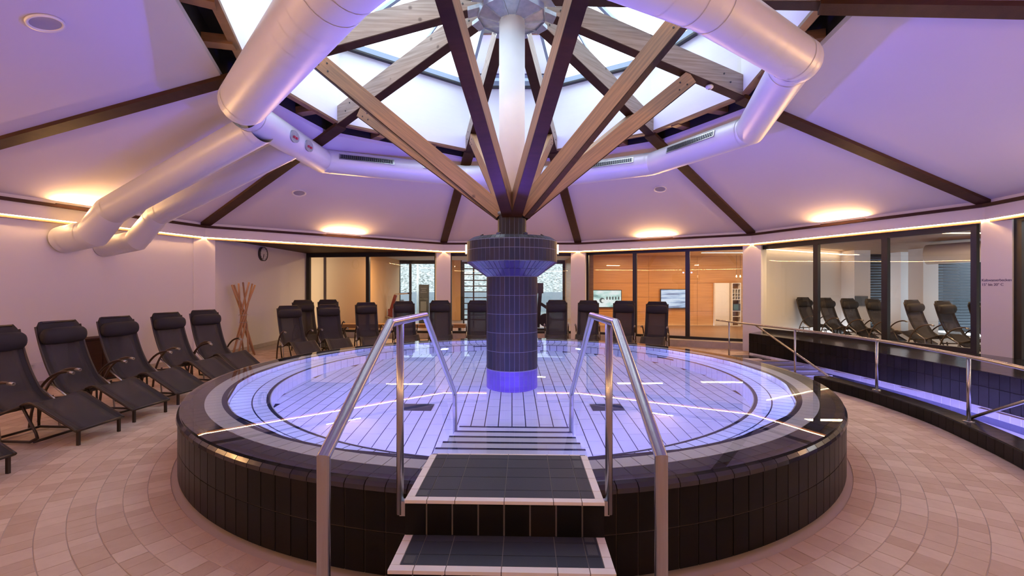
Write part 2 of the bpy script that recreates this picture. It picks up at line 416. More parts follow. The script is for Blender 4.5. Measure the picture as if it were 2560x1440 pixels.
# fascia band with warm led strip, timber cover strip and uplight ledge
LED_PTS = []
for i in range(NB):
    a, b = A2(i), A2(i+1); c0, c1 = P(a, RP[i]), P(b, RP[(i+1) % NB]); r0, r1 = RP[i], RP[(i+1) % NB]
    f = empty('trim_%d' % (i+1), kind='structure')
    def band(rin, rout, z0, z1):
        q = [P(a, r0+rin, z0), P(b, r1+rin, z0), P(b, r1+rout, z0), P(a, r0+rout, z0), P(a, r0+rin, z1), P(b, r1+rin, z1), P(b, r1+rout, z1), P(a, r0+rout, z1)]
        return MB().add(q, [(0,1,2,3),(4,7,6,5),(0,4,5,1),(1,5,6,2),(2,6,7,3),(3,7,4,0)])
    band(0, .10, ZF, ZP+.045).build('fascia_board', M['plaster'], f)
    band(-.055, .0, ZP-.075, ZP-.025).build('cover_strip', M['darkwood'], f)
    band(.016, .0235, ZF-.010, ZF+.001).build('led_strip', M['led'], f)
    band(.036, .115, ZF-.045, ZF-.001).build('timber_batten', M['midwood'], f)
    # uplight in the middle of the bay, lying on the cover strip
    mid = (c0+c1)/2; t = (c1-c0).normalized(); inn = -mid.normalized()
    u = empty('strip_uplight', (0, 0, 0))
    names = {0: 'warm strip uplight above the fascia beside the twin wall ducts', 1: 'warm strip uplight above the fascia left of the pool column, near the clock',
             2: 'warm strip uplight above the fascia directly behind the pool column', 3: 'warm strip uplight above the fascia over the two wall screens',
             4: 'warm strip uplight above the fascia over the glazed relaxation room', 5: 'warm strip uplight above the fascia right of the lettered pier'}
    if i == 2:
        bpy.data.objects.remove(u)
    else:
        if i in names: tag(u, names[i], 'uplight')
        else: tag(u, 'warm strip uplight above the fascia behind the viewer', 'uplight', 'uplights behind the viewer')
        p0 = mid + inn*.035 - t*.42; p1 = mid + inn*.035 + t*.42
        MB().bar((p0.x, p0.y, ZP-.018), (p1.x, p1.y, ZP-.018), .03, .012).build('housing', M['black_metal'], u)
        ld = bpy.data.lights.new('uplight_tube', 'AREA'); ld.shape = 'RECTANGLE'; ld.size = .84; ld.size_y = .025; ld.energy = UPLIGHT_W; ld.color = (1, .54, .20)
        lo = bpy.data.objects.new('uplight_tube', ld); link(lo, u)
        lo.location = (mid.x+inn.x*.05, mid.y+inn.y*.05, ZP-.010)
        zd = (-inn*.9 + Vector((0, 0, -1.0))).normalized()      # local +Z points away from the lit side
        zd = (-(inn*.8 + Vector((0, 0, 1.0)))).normalized()
        xd = t; yd = zd.cross(xd); lo.rotation_euler = Matrix((xd, yd, zd)).transposed().to_euler()

soff = empty('trim_11', kind='structure')
S = [C(1), C(2), C(3), C(4), C(5)]
outer = [Vector((-6.55, 8.6, 0)), Vector((-2.0, 8.35, 0)), Vector((2.1, 8.3, 0)), Vector((6.6, 6.2, 0)), Vector((8.0, 1.4, 0))]
mb = MB(); mb.prism([(S[0].x-.1, S[0].y), (S[1].x, S[1].y+.1), (outer[1].x, outer[1].y), (-6.75, 8.75), (-6.8, 4.0)], ZF+.02, ZF+.08)
mb.build('soffit_board', M['darkwood'], soff)
for i in (1, 2, 3):
    a, b, c, d = S[i], S[i+1], outer[i+1], outer[i]
    n = 1.0
    mb = MB(); mb.prism([(a.x*1.01, a.y*1.01), (b.x*1.01, b.y*1.01), (c.x, c.y), (d.x, d.y)], ZF+.02, ZF+.08); mb.build('soffit_board', M['darkwood'], soff)

# ------------------------------------------------------------------ walls of the hall
def wall_seg(name, a, b, z0, z1, th, m, label=None):
    a = Vector((a[0], a[1], 0)); b = Vector((b[0], b[1], 0)); t = (b-a).normalized(); n = Vector((-t.y, t.x, 0))
    if (a+n).length < a.length: n = -n
    q = [a, b, b+n*th, a+n*th]
    mb = MB(); mb.add([(p.x, p.y, z) for z in (z0, z1) for p in q], [(0,1,2,3),(4,7,6,5),(0,4,5,1),(1,5,6,2),(2,6,7,3),(3,7,4,0)])
    o = mb.build(name, m); tag(o, label, kind='structure'); return o
o0 = 1.012
cl = [C(i)*1.012 for i in range(NB)]
wl = wall_seg('wall_left', cl[0], cl[1], 0, ZF+.03, .2, M['plaster'], 'white plaster wall behind the left row of loungers')
wbl = wall_seg('wall_back_left', (-6.55, 3.9), (-6.55, 8.8), 0, ZF+.05, .2, M['plaster'], 'white plaster wall with the round clock')
wall_seg('wall_rear_right', cl[6], cl[7], 0, ZF+.03, .2, M['plaster'])
wall_seg('wall_rear', cl[7], cl[8], 0, ZF+.03, .2, M['plaster'])
wall_seg('wall_rear_left', cl[8], cl[9], 0, ZF+.03, .2, M['plaster'])
wall_seg('wall_left_rear', cl[9], cl[0], 0, ZF+.03, .2, M['plaster'])
# stone skirting
def skirt(name, a, b):
    a = Vector((a[0], a[1], 0)); b = Vector((b[0], b[1], 0)); t = (b-a).normalized(); n = Vector((-t.y, t.x, 0))
    if (a+n).length > a.length: n = -n
    q = [a, b, b+n*.015, a+n*.015]
    mb = MB(); mb.add([(p.x, p.y, z) for z in (0, .10) for p in q], [(0,1,2,3),(4,7,6,5),(0,4,5,1),(1,5,6,2),(2,6,7,3),(3,7,4,0)])
    tag(mb.build(name, M['plinth']), kind='structure')
skirt('baseboard_left', cl[0], cl[1]); skirt('baseboard_back', (-6.55, 4.1), (-6.55, 8.6))

PIER_LAB = {1: 'white plastered pier at the corner between left wall and clock wall', 2: 'white pier left of the pool column, in front of the gym glazing',
            3: 'white pier right of the pool column, between gym and screen room', 4: 'white pier between screen room and relaxation room glazing', 5: 'white pier bearing the cold-pool lettering'}
piers = {}
for i in (1, 2, 3, 4, 5):
    a = ANG[i]; e = empty('pillar', P(a, RP[i]+.02) + (Vector((cos(R(a)), -sin(R(a)), 0))*.13 if i == 5 else Vector((0, 0, 0))), -R(a))
    wd = .21 if i != 5 else .195
    mb = B(-wd, wd, 0, .36, 0, ZF+.02); o = mb.build('pier_shaft', M['plaster'], e)
    tag(e, PIER_LAB[i], 'pillar', kind='thing'); piers[i] = e
# lettering on the right pier (its inner face looks to the pool centre: local -y)
e = piers[5]
for txt, z, sz in (('Kaltwasserbecken', 1.655, .066), ('15\u00b0 bis 20\u00b0 C', 1.585, .066)):
    cu = bpy.data.curves.new('lettering', 'FONT'); cu.body = txt; cu.size = sz*.86; cu.extrude = .0008; cu.materials.append(M['text'])
    tmp = bpy.data.objects.new('lettering_source', cu); cu.space_character = .92; tme = bpy.data.meshes.new_from_object(tmp); bpy.data.objects.remove(tmp); tag(bpy.data.objects.new('x', None)) if False else None
    to = bpy.data.objects.new('lettering', tme); link(to, e); to['kind'] = 'stuff'; to.location = (-.185, -.0015, z); to.rotation_euler = (R(90), 0, 0)

# ------------------------------------------------------------------ glazed window bays
def window_bay(name, A, Bp, z0, z1, splits, label, fw=.07, dep=.09, head=.10, sill=.07, endw=None, gm='glass'):
    A = Vector((A[0], A[1], 0)); Bp = Vector((Bp[0], Bp[1], 0)); t = (Bp-A).normalized(); L = (Bp-A).length
    e = empty(name, A, atan2(t.y, t.x), kind='structure', label=label)
    ew = endw or fw
    B(0, L, -dep/2, dep/2, z1-head, z1).build('window_head', M['black_metal'], e)
    B(0, L, -dep/2, dep/2, z0, z0+sill).build('window_sill', M['black_metal'], e)
    B(0, ew, -dep/2, dep/2, z0+sill, z1-head).build('window_jamb', M['black_metal'], e)
    B(L-ew, L, -dep/2, dep/2, z0+sill, z1-head).build('window_jamb', M['black_metal'], e)
    xs = [0]+[s*L for s in splits]+[L]
    for s in splits: B(s*L-fw/2, s*L+fw/2, -dep/2, dep/2, z0+sill, z1-head).build('mullion', M['black_metal'], e)
    for i in range(len(xs)-1):
        x0 = xs[i]+(ew if i == 0 else fw/2)+.002; x1 = xs[i+1]-(ew if i == len(xs)-2 else fw/2)-.002
        m_ = MB(); m_.quad((x0, 0, z0+sill+.002), (x1, 0, z0+sill+.002), (x1, 0, z1-head-.002), (x0, 0, z1-head-.002)); m_.build('pane', M[gm], e)
    return e
PL = .17
window_bay('window_2', (-6.52, 8.60), (-2.25, 8.02), PL, ZF+.04, [.475], 'glazing into the gym left of the white pier', fw=.11, head=.15)
window_bay('window_3', (-1.95, 8.0), (1.95, 7.98), PL, ZF+.04, [], 'glazing into the gym behind the pool column', fw=.11, head=.15)
window_bay('window_4', (2.22, 7.90), (6.12, 5.78), PL, ZF+.04, [.335, .655], 'three-pane glazing into the screen room', fw=.11, head=.13)
gA, gB = Vector((6.06, 5.35)), Vector((7.51, 1.53))
window_bay('window_5', gA, gB, .5, ZF-.046, [.356, .678], 'glazing into the relaxation room behind the black ledge', fw=.10, endw=.075)
window_bay('window_6', P(79.5, 7.80).lerp(P(116.5, 7.8), .052), P(116.5, 7.8), .05, ZF+.02, [.3, .65], 'dark framed glazing at the right edge', fw=.1, endw=.22)
# plinth under the glazing
pl = empty('trim_12', kind='structure')
def plin(a, b, dd=.0):
    a = Vector((a[0], a[1], 0)); b = Vector((b[0], b[1], 0)); t = (b-a).normalized(); n = Vector((-t.y, t.x, 0))
    if (a+n).length > a.length: n = -n
    q = [a-n*.12, b-n*.12, b+n*(.10+dd), a+n*(.10+dd)]
    MB().add([(p.x, p.y, z) for z in (0, PL) for p in q], [(0,1,2,3),(4,7,6,5),(0,4,5,1),(1,5,6,2),(2,6,7,3),(3,7,4,0)]).build('plinth_stone', M['plinth'], pl)
plin((-6.54, 8.60), (-2.1, 8.0)); plin((-2.1, 8.0), (2.1, 7.96)); plin((2.1, 7.96), (4.0, 6.93), .05); plin((4.0, 6.93), (6.2, 5.74), .30)

# ------------------------------------------------------------------ rooms beyond the glass
def slab(name, poly, z0, z1, m, label=None):
    mb = MB(); mb.prism(poly, z0, z1); return tag(mb.build(name, m), label, kind='structure')
# gym (Y 8.1 .. 14.3)
slab('floor_gym', [(-7.2, 8.75), (-2, 8.12), (2.35, 8.1), (2.35, 14.4), (-7.2, 14.4)], .0, .12, M['brownfloor'])
slab('ceiling_gym', [(-7.2, 8.9), (-2, 8.3), (2.35, 8.2), (2.35, 14.4), (-7.2, 14.4)], 2.78, 2.9, M['plaster'])
wall_seg('wall_gym_left', (-7.2, 8.6), (-7.2, 14.4), 0, 2.9, .15, M['plaster_warm'])
o = tag(B(-7.2, -4.98, 9.75, 9.95, 0, 2.8).build('wall_gym_cream', M['plaster_warm']), 'warm cream partition with a dark upright slot in the gym', kind='structure')
B(-6.47, -6.39, 9.73, 9.752, .5, 2.62).build('dark_slot', M['darkwood'], o)
tag(B(-5.18, -4.98, 9.95, 14.3, 0, 2.8).build('wall_gym_return', M['plaster_warm']), kind='structure')
tag(B(2.35, 2.5, 8.1, 14.4, 0, 2.9).build('wall_gym_right', M['panelwood']), 'oak clad partition between gym and screen room', kind='structure')
tag(B(-2.72, -2.28, 14.2, 14.45, 0, 2.8).build('wall_gym_back', M['plaster_warm']), kind='structure')
window_bay('window_7', (-6.05, 14.3), (-2.72, 14.3), .12, 2.78, [.46], 'gym rear window looking onto the scree slope', fw=.10, head=.16, gm='tintglass')
window_bay('window_8', (-2.28, 14.3), (2.35, 14.3), .12, 2.78, [.30, .62], 'gym rear window behind the climbing bars', fw=.10, head=.16, gm='tintglass')
tag(B(-5.05, -4.98, 14.2, 14.4, 0, 2.8).build('trim_13', M['black_metal']), kind='structure')
# lights in the gym
def room_light(x, y, z, w_, sx, sy, name, label, col=(1, .66, .36)):
    e = empty(name, (x, y, z), 0, label, 'ceiling lamp')
    B(-sx/2, sx/2, -sy/2, sy/2, -.03, 0).build('lamp_body', M['whiteplastic'], e)
    B(-sx/2+.01, sx/2-.01, -sy/2+.01, sy/2-.01, -.036, -.030).build('diffuser', M['lampwarm'], e)
    l = bpy.data.lights.new('tube', 'AREA'); l.shape = 'RECTANGLE'; l.size = sx; l.size_y = sy; l.energy = w_; l.color = col
    lo = link(bpy.data.objects.new('tube', l), e); lo.location = (0, 0, -.045)
room_light(-3.6, 9.3, 2.78, ROOM_W, 1.2, .12, 'ceiling_lamp', 'long warm lamp on the gym ceiling near the cream partition')
room_light(.6, 10.5, 2.78, ROOM_W, 1.2, .12, 'ceiling_lamp', 'long warm lamp on the gym ceiling behind the pool column')
# terrain outside
g = MB(); nx, ny = 60, 24
for j in range(ny+1):
    for i in range(nx+1):
        x = -30+60*i/nx; y = 27+26*j/ny
        h = 1.0+ (y-27)*.42 + .5*pnoise(Vector((x*.35, y*.35, 2))) + .2*pnoise(Vector((x*1.3, y*1.3, 5)))
        g.v.append((x, y, h))
for j in range(ny):
    for i in range(nx): q = j*(nx+1)+i; g.f.append((q, q+1, q+nx+2, q+nx+1)); g.sm.append(True)
tag(g.build('hill', M['hill']), 'grey-green scree slope beyond the gym windows', kind='structure')
slab('ground', [(-40, 14.5), (40, 14.5), (40, 27.2), (-40, 27.2)], -.05, 0.03, M['extground'])
rw = B(-20, 20, 23.8, 24.1, 0, 1.28).build('retaining_wall', M['extwall']); tag(rw, 'low white retaining wall below the scree slope', 'wall', kind='thing')
for x in (-7.2, -4.6): B(x-.1, x+.1, 23.78, 23.80, .55, .78).build('wall_lamp', M['gymdark'], rw)
lp = empty('outdoor_post', (-5.1, 18.6, .03), 0, 'slim grey outdoor post seen through the left gym window', 'post')
MB().tube([(0, 0, 0), (0, 0, 2.9)], .05, 12).build('pole', M['cream'], lp)
# screen room
slab('floor_screens', [(2.5, 7.95), (6.2, 5.9), (7.1, 6.7), (10.4, 11.3), (2.5, 11.3)], 0, .12, M['brownfloor'])
slab('ceiling_screens', [(2.5, 8.1), (6.4, 6.2), (7.0, 6.7), (10.4, 8.5), (10.4, 11.5), (2.5, 11.5)], 2.78, 2.9, M['panelwood'])
wood = tag(B(2.5, 10.4, 11.42, 11.5, 0, 2.9).build('wall_screens', M['midwood']), 'wall of wide horizontal oak panels carrying two screens', kind='structure')
for r_ in range(5):
    z0 = .12+r_*.54; xs = [2.5, 5.2, 7.05, 10.4] if r_ != 9 else []
    for q in range(3):
        B(xs[q]+.004, xs[q+1]-.004, 11.40, 11.42, z0+.004, min(z0+.536, 2.78)).build('wall_panel', M['panelwood'], wood)
room_light(4.3, 9.4, 2.78, ROOM_W*.95, 1.5, .12, 'ceiling_lamp', 'long warm lamp on the screen room ceiling, left')
room_light(7.2, 9.6, 2.78, ROOM_W*.75, 1.5, .12, 'ceiling_lamp', 'long warm lamp on the screen room ceiling, right')

# screens
def screen_mat(name, a, b, c, sc_, strch):
    m = bpy.data.materials.new(name); m.use_nodes = True; nt = m.node_tree; N = nt.nodes; L = nt.links
    p = N['Principled BSDF']; tc = N.new('ShaderNodeTexCoord'); mp = N.new('ShaderNodeMapping'); mp.inputs['Scale'].default_value = strch
    n = N.new('ShaderNodeTexNoise'); n.inputs['Scale'].default_value = sc_; n.inputs['Detail'].default_value = 5
    L.new(tc.outputs['Object'], mp.inputs[0]); L.new(mp.outputs[0], n.inputs['Vector'])
    cr = N.new('ShaderNodeValToRGB'); cr.color_ramp.elements[0].position = .36; cr.color_ramp.elements[0].color = a + (1,)
    cr.color_ramp.elements[1].position = .56; cr.color_ramp.elements[1].color = c + (1,); e = cr.color_ramp.elements.new(.46); e.color = b + (1,)
    L.new(n.outputs['Fac'], cr.inputs[0]); L.new(cr.outputs[0], p.inputs['Emission Color']); p.inputs['Emission Strength'].default_value = .9
    p.inputs['Base Color'].default_value = (.02, .02, .02, 1); p.inputs['Roughness'].default_value = .2; return m
def screen(x, z, w_, h, label, smat, extra):
    e = empty('wall_screen', (x, 11.36, z), 0, label, 'screen')
    B(-w_/2, w_/2, -.03, .03, -h/2, h/2).build('bezel', M['gymdark'], e)
    B(-w_/2+.025, w_/2-.025, -.034, -.030, -h/2+.03, h/2-.025).build('display', smat, e)
    B(-.15, .15, .03, .045, -.1, .1).build('wall_bracket', M['gymdark'], e)
    extra(e)
d_ = 17.08
sm1 = screen_mat('swim_picture', (.10, .22, .22), (.55, .8, .76), (.86, .95, .95), 1.4, (1, 1, 2.2))
sm2 = screen_mat('sea_picture', (.16, .20, .34), (.42, .56, .80), (.72, .84, 1.0), 1.6, (.6, 1, 5))
def ex1(e):
    dk = mat('screen_ink', (.02, .03, .04), .5, emit=(.10, .14, .15), es=.6); lt = mat('screen_light', (.1, .1, .1), .5, emit=(.85, .95, .95), es=.8)
    mb = MB(); mb.tube([(-.18, -.037, -.06), (-.18, -.039, -.06)], .10, 20, smooth=False); mb.build('swimmer_cap', dk, e)
    mb = MB(); mb.tube([(-.145, -.040, -.075), (-.145, -.042, -.075)], .065, 20, smooth=False); mb.build('swimmer_face', lt, e)
    for k in range(5): B(-.02+k*.11, .035+k*.11, -.038, -.0365, -.03, .08).build('picture_window', dk, e)
screen(1516.5 and (1516.5-1280)*d_/FPX, CAMZ-27*d_/FPX, 1.13, .68, 'wall screen showing a swimmer in a pale pool hall', sm1, ex1)
screen((1686-1280)*d_/FPX, CAMZ-27*d_/FPX, 1.08, .74, 'wall screen showing blue sea and waves', sm2, lambda e: None)
# cream door leaf, shelf niche on the oak wall
dd = empty('cream_cupboard', (7.98, 11.30, .12), 0, 'tall cream cupboard door on the oak wall', 'cupboard')
B(-.33, .24, -.02, .09, 0, 1.62).build('body', M['cream'], dd); B(-.30, .21, -.032, -.02, .03, 1.59).build('door', M['cream'], dd)
sh = empty('shelf_unit', (8.42, 11.25, .12), 0, 'narrow open shelf unit beside the cream cupboard', 'shelf')
B(-.165, -.145, -.1, .12, 0, 1.62).build('side_panel', M['cream'], sh); B(.145, .165, -.1, .12, 0, 1.62).build('side_panel', M['cream'], sh)
B(-.145, .145, .10, .12, 0, 1.62).build('back_panel', M['midwood'], sh)
for z in (0, .35, .55, .98, 1.38, 1.60): B(-.145, .145, -.1, .10, z, z+.02).build('shelf', M['cream'], sh)
for z in (1.10, 1.22): B(-.145, .145, -.1, .10, z, z+.01).build('shelf', M['cream'], sh)
for x in (-.05, .05): B(x-.006, x+.006, -.1, .10, 1.0, 1.38).build('divider', M['cream'], sh)
mo = empty('microwave', (8.42, 11.22, .70), 0, 'black microwave oven in the narrow shelf unit', 'microwave')
B(-.14, .14, -.08, .1, 0, .26).build('body', M['gymdark'], mo); B(-.12, .06, -.088, -.08, .03, .23).build('door', mat('dark_glass', (.05, .12, .13), .1), mo)
for x in (8.28, 8.42):
    pn = empty('pendant_bulb', (x+.06, 11.0, 1.95), 0, ('left' if x < 8.3 else 'right')+' of the two small bulbs above the shelf unit', 'lamp')
    MB().tube([(0, 0, .08), (0, 0, .83)], .004, 6).build('cord', M['gymdark'], pn)
    MB().tube([(0, 0, 0), (0, 0, .03), (0, 0, .08)], [.018, .022, .01], 10).build('bulb', M['lampwarm'], pn)

# relaxation room
slab('floor_relax', [(6.2, 5.02), (7.42, 1.75), (8.3, 1.2), (13.5, 1.2), (13.5, 12), (10.3, 8.2), (7.05, 6.75), (6.3, 5.8)], 0, .15, M['paleflor'])
slab('ceiling_relax', [(6.2, 5.1), (7.5, 1.6), (8.3, 1.2), (14.5, 1.2), (14.5, 12), (10.3, 12), (6.4, 6.2)], 2.72, 2.85, M['midwood'])
wall_seg('wall_relax_left', (6.35, 6.45), (10.6, 8.75), 0, 2.8, .12, M['plaster'], 'white plaster side wall of the relaxation room')
ls = tag(MB().bar((6.6, 6.46, 2.62), (10.5, 8.57, 2.62), .03, .02).build('led_strip_lamp', M['lampwarm']), 'warm light strip along the top of the relaxation room side wall', 'strip lamp')
room_light(7.6, 5.0, 2.72, ROOM_W*.55, 1.3, .14, 'ceiling_lamp', 'long warm lamp on the relaxation room ceiling')
room_light(9.6, 3.6, 2.72, ROOM_W*.5, 1.3, .14, 'ceiling_lamp', 'long warm lamp deep in the relaxation room')
def px_at(x, d): return (x-1280)*d/FPX, d+CAMY
def pier(x0, x1, d, depth, label):
    a = px_at(x0, d); b = px_at(x1, d)
    e = empty('pillar', ((a[0]+b[0])/2, a[1], .15), 0, label, 'pillar', kind='thing'); wd = (b[0]-a[0])/2
    B(-wd, wd, 0, depth, 0, 2.57).build('pier_shaft', M['plaster'], e); return e
pier(2136, 2176, 13.9, .6, 'white pier at the end of the relaxation room side wall')
pier(2308, 2346, 13.2, .5, 'white pier standing free at the back of the relaxation room')
pier(2252, 2280, 14.6, .4, 'narrow white pier between the blinds in the relaxation room')
# rear glazing with slatted blinds
def blind(x0, x1, d, z0, z1, label):
    a = px_at(x0, d); b = px_at(x1, d); L = b[0]-a[0]
    e = empty('window_blind', (a[0], a[1], 0), 0, label, 'blind')
    n = int((z1-z0)/.09)
    for k in range(n):
        z = z0+(k+.5)*(z1-z0)/n
        MB().add([(0, -.03, z-.02), (L, -.03, z-.02), (L, .03, z+.02), (0, .03, z+.02), (0, -.03, z-.016), (L, -.03, z-.016), (L, .03, z+.024), (0, .03, z+.024)],
                 [(0,1,2,3),(4,7,6,5),(0,4,5,1),(1,5,6,2),(2,6,7,3),(3,7,4,0)]).build('slat', M['blind'], e)
    B(0, L, -.05, .05, z1, z1+.1).build('headrail', M['black_metal'], e)
blind(2172, 2252, 15.6, .16, 2.62, 'grey slatted blind left in the relaxation room')
blind(2344, 2450, 14.4, .16, 2.62, 'grey slatted blind right in the relaxation room')
blind(2282, 2308, 15.4, .16, 2.62, 'narrow grey slatted blind behind the free pier')
window_bay('window_9', (10.3, 10.3), (14.3, 10.3), .15, 2.72, [.25, .5, .75], 'dim rear window of the relaxation room', fw=.12, gm='tintglass')
window_bay('window_10', (14.3, 10.3), (14.3, 1.3), .15, 2.72, [.25, .5, .75], 'dim side window of the relaxation room', fw=.12, gm='tintglass')
tag(B(10.3, 20, 11.4, 11.6, 0, 3.2).build('wall_yard', M['blind']), kind='structure')
tag(B(16.4, 16.6, -1, 11.4, 0, 3.0).build('wall_yard_side', M['blind']), kind='structure')
wall_seg('wall_relax_right', (7.75, 1.25), (14.4, 1.25), 0, 2.8, .12, M['plaster'])
nb = tag(B(8.4, 8.42, -4, 1.35, 0, 2.7).build('wall_right_lobby', M['plaster_warm']), kind='structure')
rd = empty('relaxation_duct', (0, 0, 0), 0, 'fat grey air duct below the relaxation room ceiling', 'duct')
pa = px_at(2318, 11.5); pb = px_at(2475, 10.2)
MB().tube([(pa[0], pa[1], 2.40), (pb[0]+.6, pb[1]-.3, 2.42)], .25, 24).build('duct_section', M['duct'], rd)
pf = empty('framed_notice', (0, 0, 0), 0, 'small grey notice panel on the relaxation room pier', 'notice')
pp = px_at(2152, 13.85); B(pp[0]-.2, pp[0]+.2, pp[1]-.03, pp[1]-.01, 1.0, 1.3).build('notice_board', M['blind'], pf)

# ------------------------------------------------------------------ round pool
WZ = .540
pool = empty('round_pool', (0, 0, 0), 0, 'raised round pool clad in black tiles with violet-lit white basin', 'pool')
mb = MB(); mb.lathe([(3.35, 0.0), (3.35, .035), (3.408, .035), (3.408, .47), (3.35, .5), (3.34, .512), (3.06, .512), (3.06, .50), (3.058, .168), (2.712, .168), (2.712, -.458), (0, -.458)], 160)
mb.build('basin_shell', M['grout_dark'], pool)
mb = MB(); mb.lathe([(3.4095, .034), (3.4095, .486)], 176); mb.build('outer_grout', mat('brown_grout', (.085, .062, .05), .9), pool)
NW = 176
seen_out = lambda a: abs(abs(a)-180) < 66
ring('wall_tile', rect(3.40, 3.4145, .265, .488), NW, .006, M['walltile'], pool, seen_out)
ring('wall_tile_low', rect(3.40, 3.4145, .035, .259), NW, .006, M['walltile'], pool, seen_out)
ring('coping_tile', [(3.34, .50), (3.34, .528), (3.375, .528), (3.403, .521), (3.420, .502), (3.424, .478), (3.40, .478)], NW, .005, M['darktile'], pool)
ring('deck_tile', rect(3.234, 3.336, .505, .526), NW, .005, M['decktile'], pool)
ring('rim_tile', rect(3.102, 3.229, .505, .527), NW, .005, M['whitetile'], pool)
ring('basin_wall_tile', rect(3.050, 3.060, .176, .500), 150, .010, M['whitetile'], pool, skip=lambda a: abs(abs(a)-180) < 9)
ring('bench_tile', rect(2.868, 3.046, .168, .176), 150, .010, M['whitetile'], pool, skip=lambda a: abs(abs(a)-180) < 9)
ring('bench_edge_tile', rect(2.742, 2.856, .168, .176), 150, .010, M['whitetile'], pool, skip=lambda a: abs(abs(a)-180) < 9)
ring('seat_riser_tile', rect(2.700, 2.712, -.130, .160), 132, .010, M['whitetile'], pool)
ring('seat_riser_tile_low', rect(2.700, 2.712, -.45, -.137), 132, .010, M['whitetile'], pool)
# basin floor tiles in straight rows
ft = []
wx, wy = .132, .262
for i in range(-22, 22):
    offy = (.131 if i % 2 else 0)
    for j in range(-12, 12):
        cx, cyy = (i+.5)*wx, (j+.5)*wy+offy-.06
        if hypot(cx, cyy) < 2.74 and hypot(cx, cyy) > .2: ft.append((cx, cyy))
ft.sort(key=lambda t: abs(t[1]+5.72)+.3*abs(t[0]))
tm = B(-wx/2+.0045, wx/2-.0045, -wy/2+.004, wy/2-.004, -.458, -.450).mesh('floor_tile', M['whitetile'])
for t in ft[:300]:
    o = bpy.data.objects.new('floor_tile', tm); COL.objects.link(o); o.parent = pool; o.location = (t[0], t[1], 0)
mb = MB()
for t in ft[300:]: mb.box(t[0]-wx/2+.0045, t[0]+wx/2-.0045, t[1]-wy/2+.004, t[1]+wy/2-.004, -.458, -.450)
tag(mb.build('floor_tile', M['whitetile'], pool), kind='stuff')
for x in (-1.02, 1.02):
    B(x-.17, x+.17, -1.0, -.78, -.452, -.444).build('drain_grate', M['grille'], pool)
for a in (62, -12, 8):
    mb = wedge(rect(2.694, 2.702, -.02, .07), .06, 3); o = mb.build('wall_inlet', M['grille'], pool); o.rotation_euler = (0, 0, -R(a))
# underwater lamps in the seat riser
for a in (180-52, 180-36, 180-14, 180+14, 180+36, 180+52, 27, -27):
    near = abs(((a+180) % 360)-180) > 100
    o = MB().tube([(0, 0, 0), (0, -.012, 0)], .075, 20, smooth=False).build('underwater_lamp', M['steel'], pool)
    rr = 2.70
    p = P(a, rr, -.10); o.location = p; o.rotation_euler = (0, 0, -R(a))
    if True:
        l = bpy.data.lights.new('pool_light', 'AREA'); l.shape = 'DISK'; l.size = .14; l.energy = POOL_W if near else 26.0; l.color = POOL_COL if near else (.25, .42, 1.0)
        lo = link(bpy.data.objects.new('pool_light', l), pool); lo.location = P(a, rr-.03, -.06)
        lo.rotation_euler = (R(90), 0, -R(a)+pi); lo.rotation_euler = (P(a, 0, 0)-Vector((sin(R(a)), cos(R(a)), .10))).to_track_quat('-Z', 'Y').to_euler()
for k in range(14):  # added lights and channels under the rim, to brighten the bench
    a = 360*(k+.5)/14; l = bpy.data.lights.new('added_rim_fill', 'AREA'); l.shape = 'RECTANGLE'; l.size = 1.30; l.size_y = .02; l.energy = BENCH_FILL_W; l.color = BENCH_FILL_COL
    lo = link(bpy.data.objects.new('added_rim_fill', l), pool); lo.location = P(a, 3.00, .497); lo.rotation_euler = (0, 0, -R(a))
    MB().box(-.66, .66, 3.030, 3.048, .501, .506).build('added_fill_channel', M['grout_dark'], pool).rotation_euler = (0, 0, -R(a))
# lamp ring at the foot of the column shining outward, hidden under the wet column tiles' collar
mb = MB(); mb.lathe([(0, WZ)] + [(r_, WZ) for r_ in (.5, 1, 1.5, 2, 2.5, 3, 3.402)], 128)
for f in range(len(mb.f)): pass
wt = mb.build('pool_water', M['water'], fix=False); tag(wt, 'still violet-lit water filling the round pool to its rim', 'water', kind='thing')
me = wt.data
bm = bmesh.new(); bm.from_mesh(me); bmesh.ops.remove_doubles(bm, verts=bm.verts, dist=1e-5)
bmesh.ops.recalc_face_normals(bm, faces=bm.faces)
if sum(f.normal.z for f in bm.faces) < 0: bmesh.ops.reverse_faces(bm, faces=bm.faces)
bm.to_mesh(me); bm.free()

# steps inside the pool
XO = lambda d: .01-.027*(3.85-d)
ps = empty('entry_steps', (XO(2.72), CAMY+2.72, 0), -.027, 'white underwater steps with dark nosings below the platform', 'steps')
for k in range(1, 6):
    y0 = (k-1)*.28; z = .53-.163*k
    B(-.50, .50, y0+.03, y0+.28, -.45, z).build('step_block', M['whitetile'], ps)
    for j in range(4): B(-.498+j*.25, -.252+j*.25+.0, y0+.035, y0+.235, z, z+.006).build('step_tile', M['whitetile'], ps)
    B(-.50, .50, y0+.258, y0+.282, z-.01, z+.008).build('nosing', M['grout_dark'], ps)

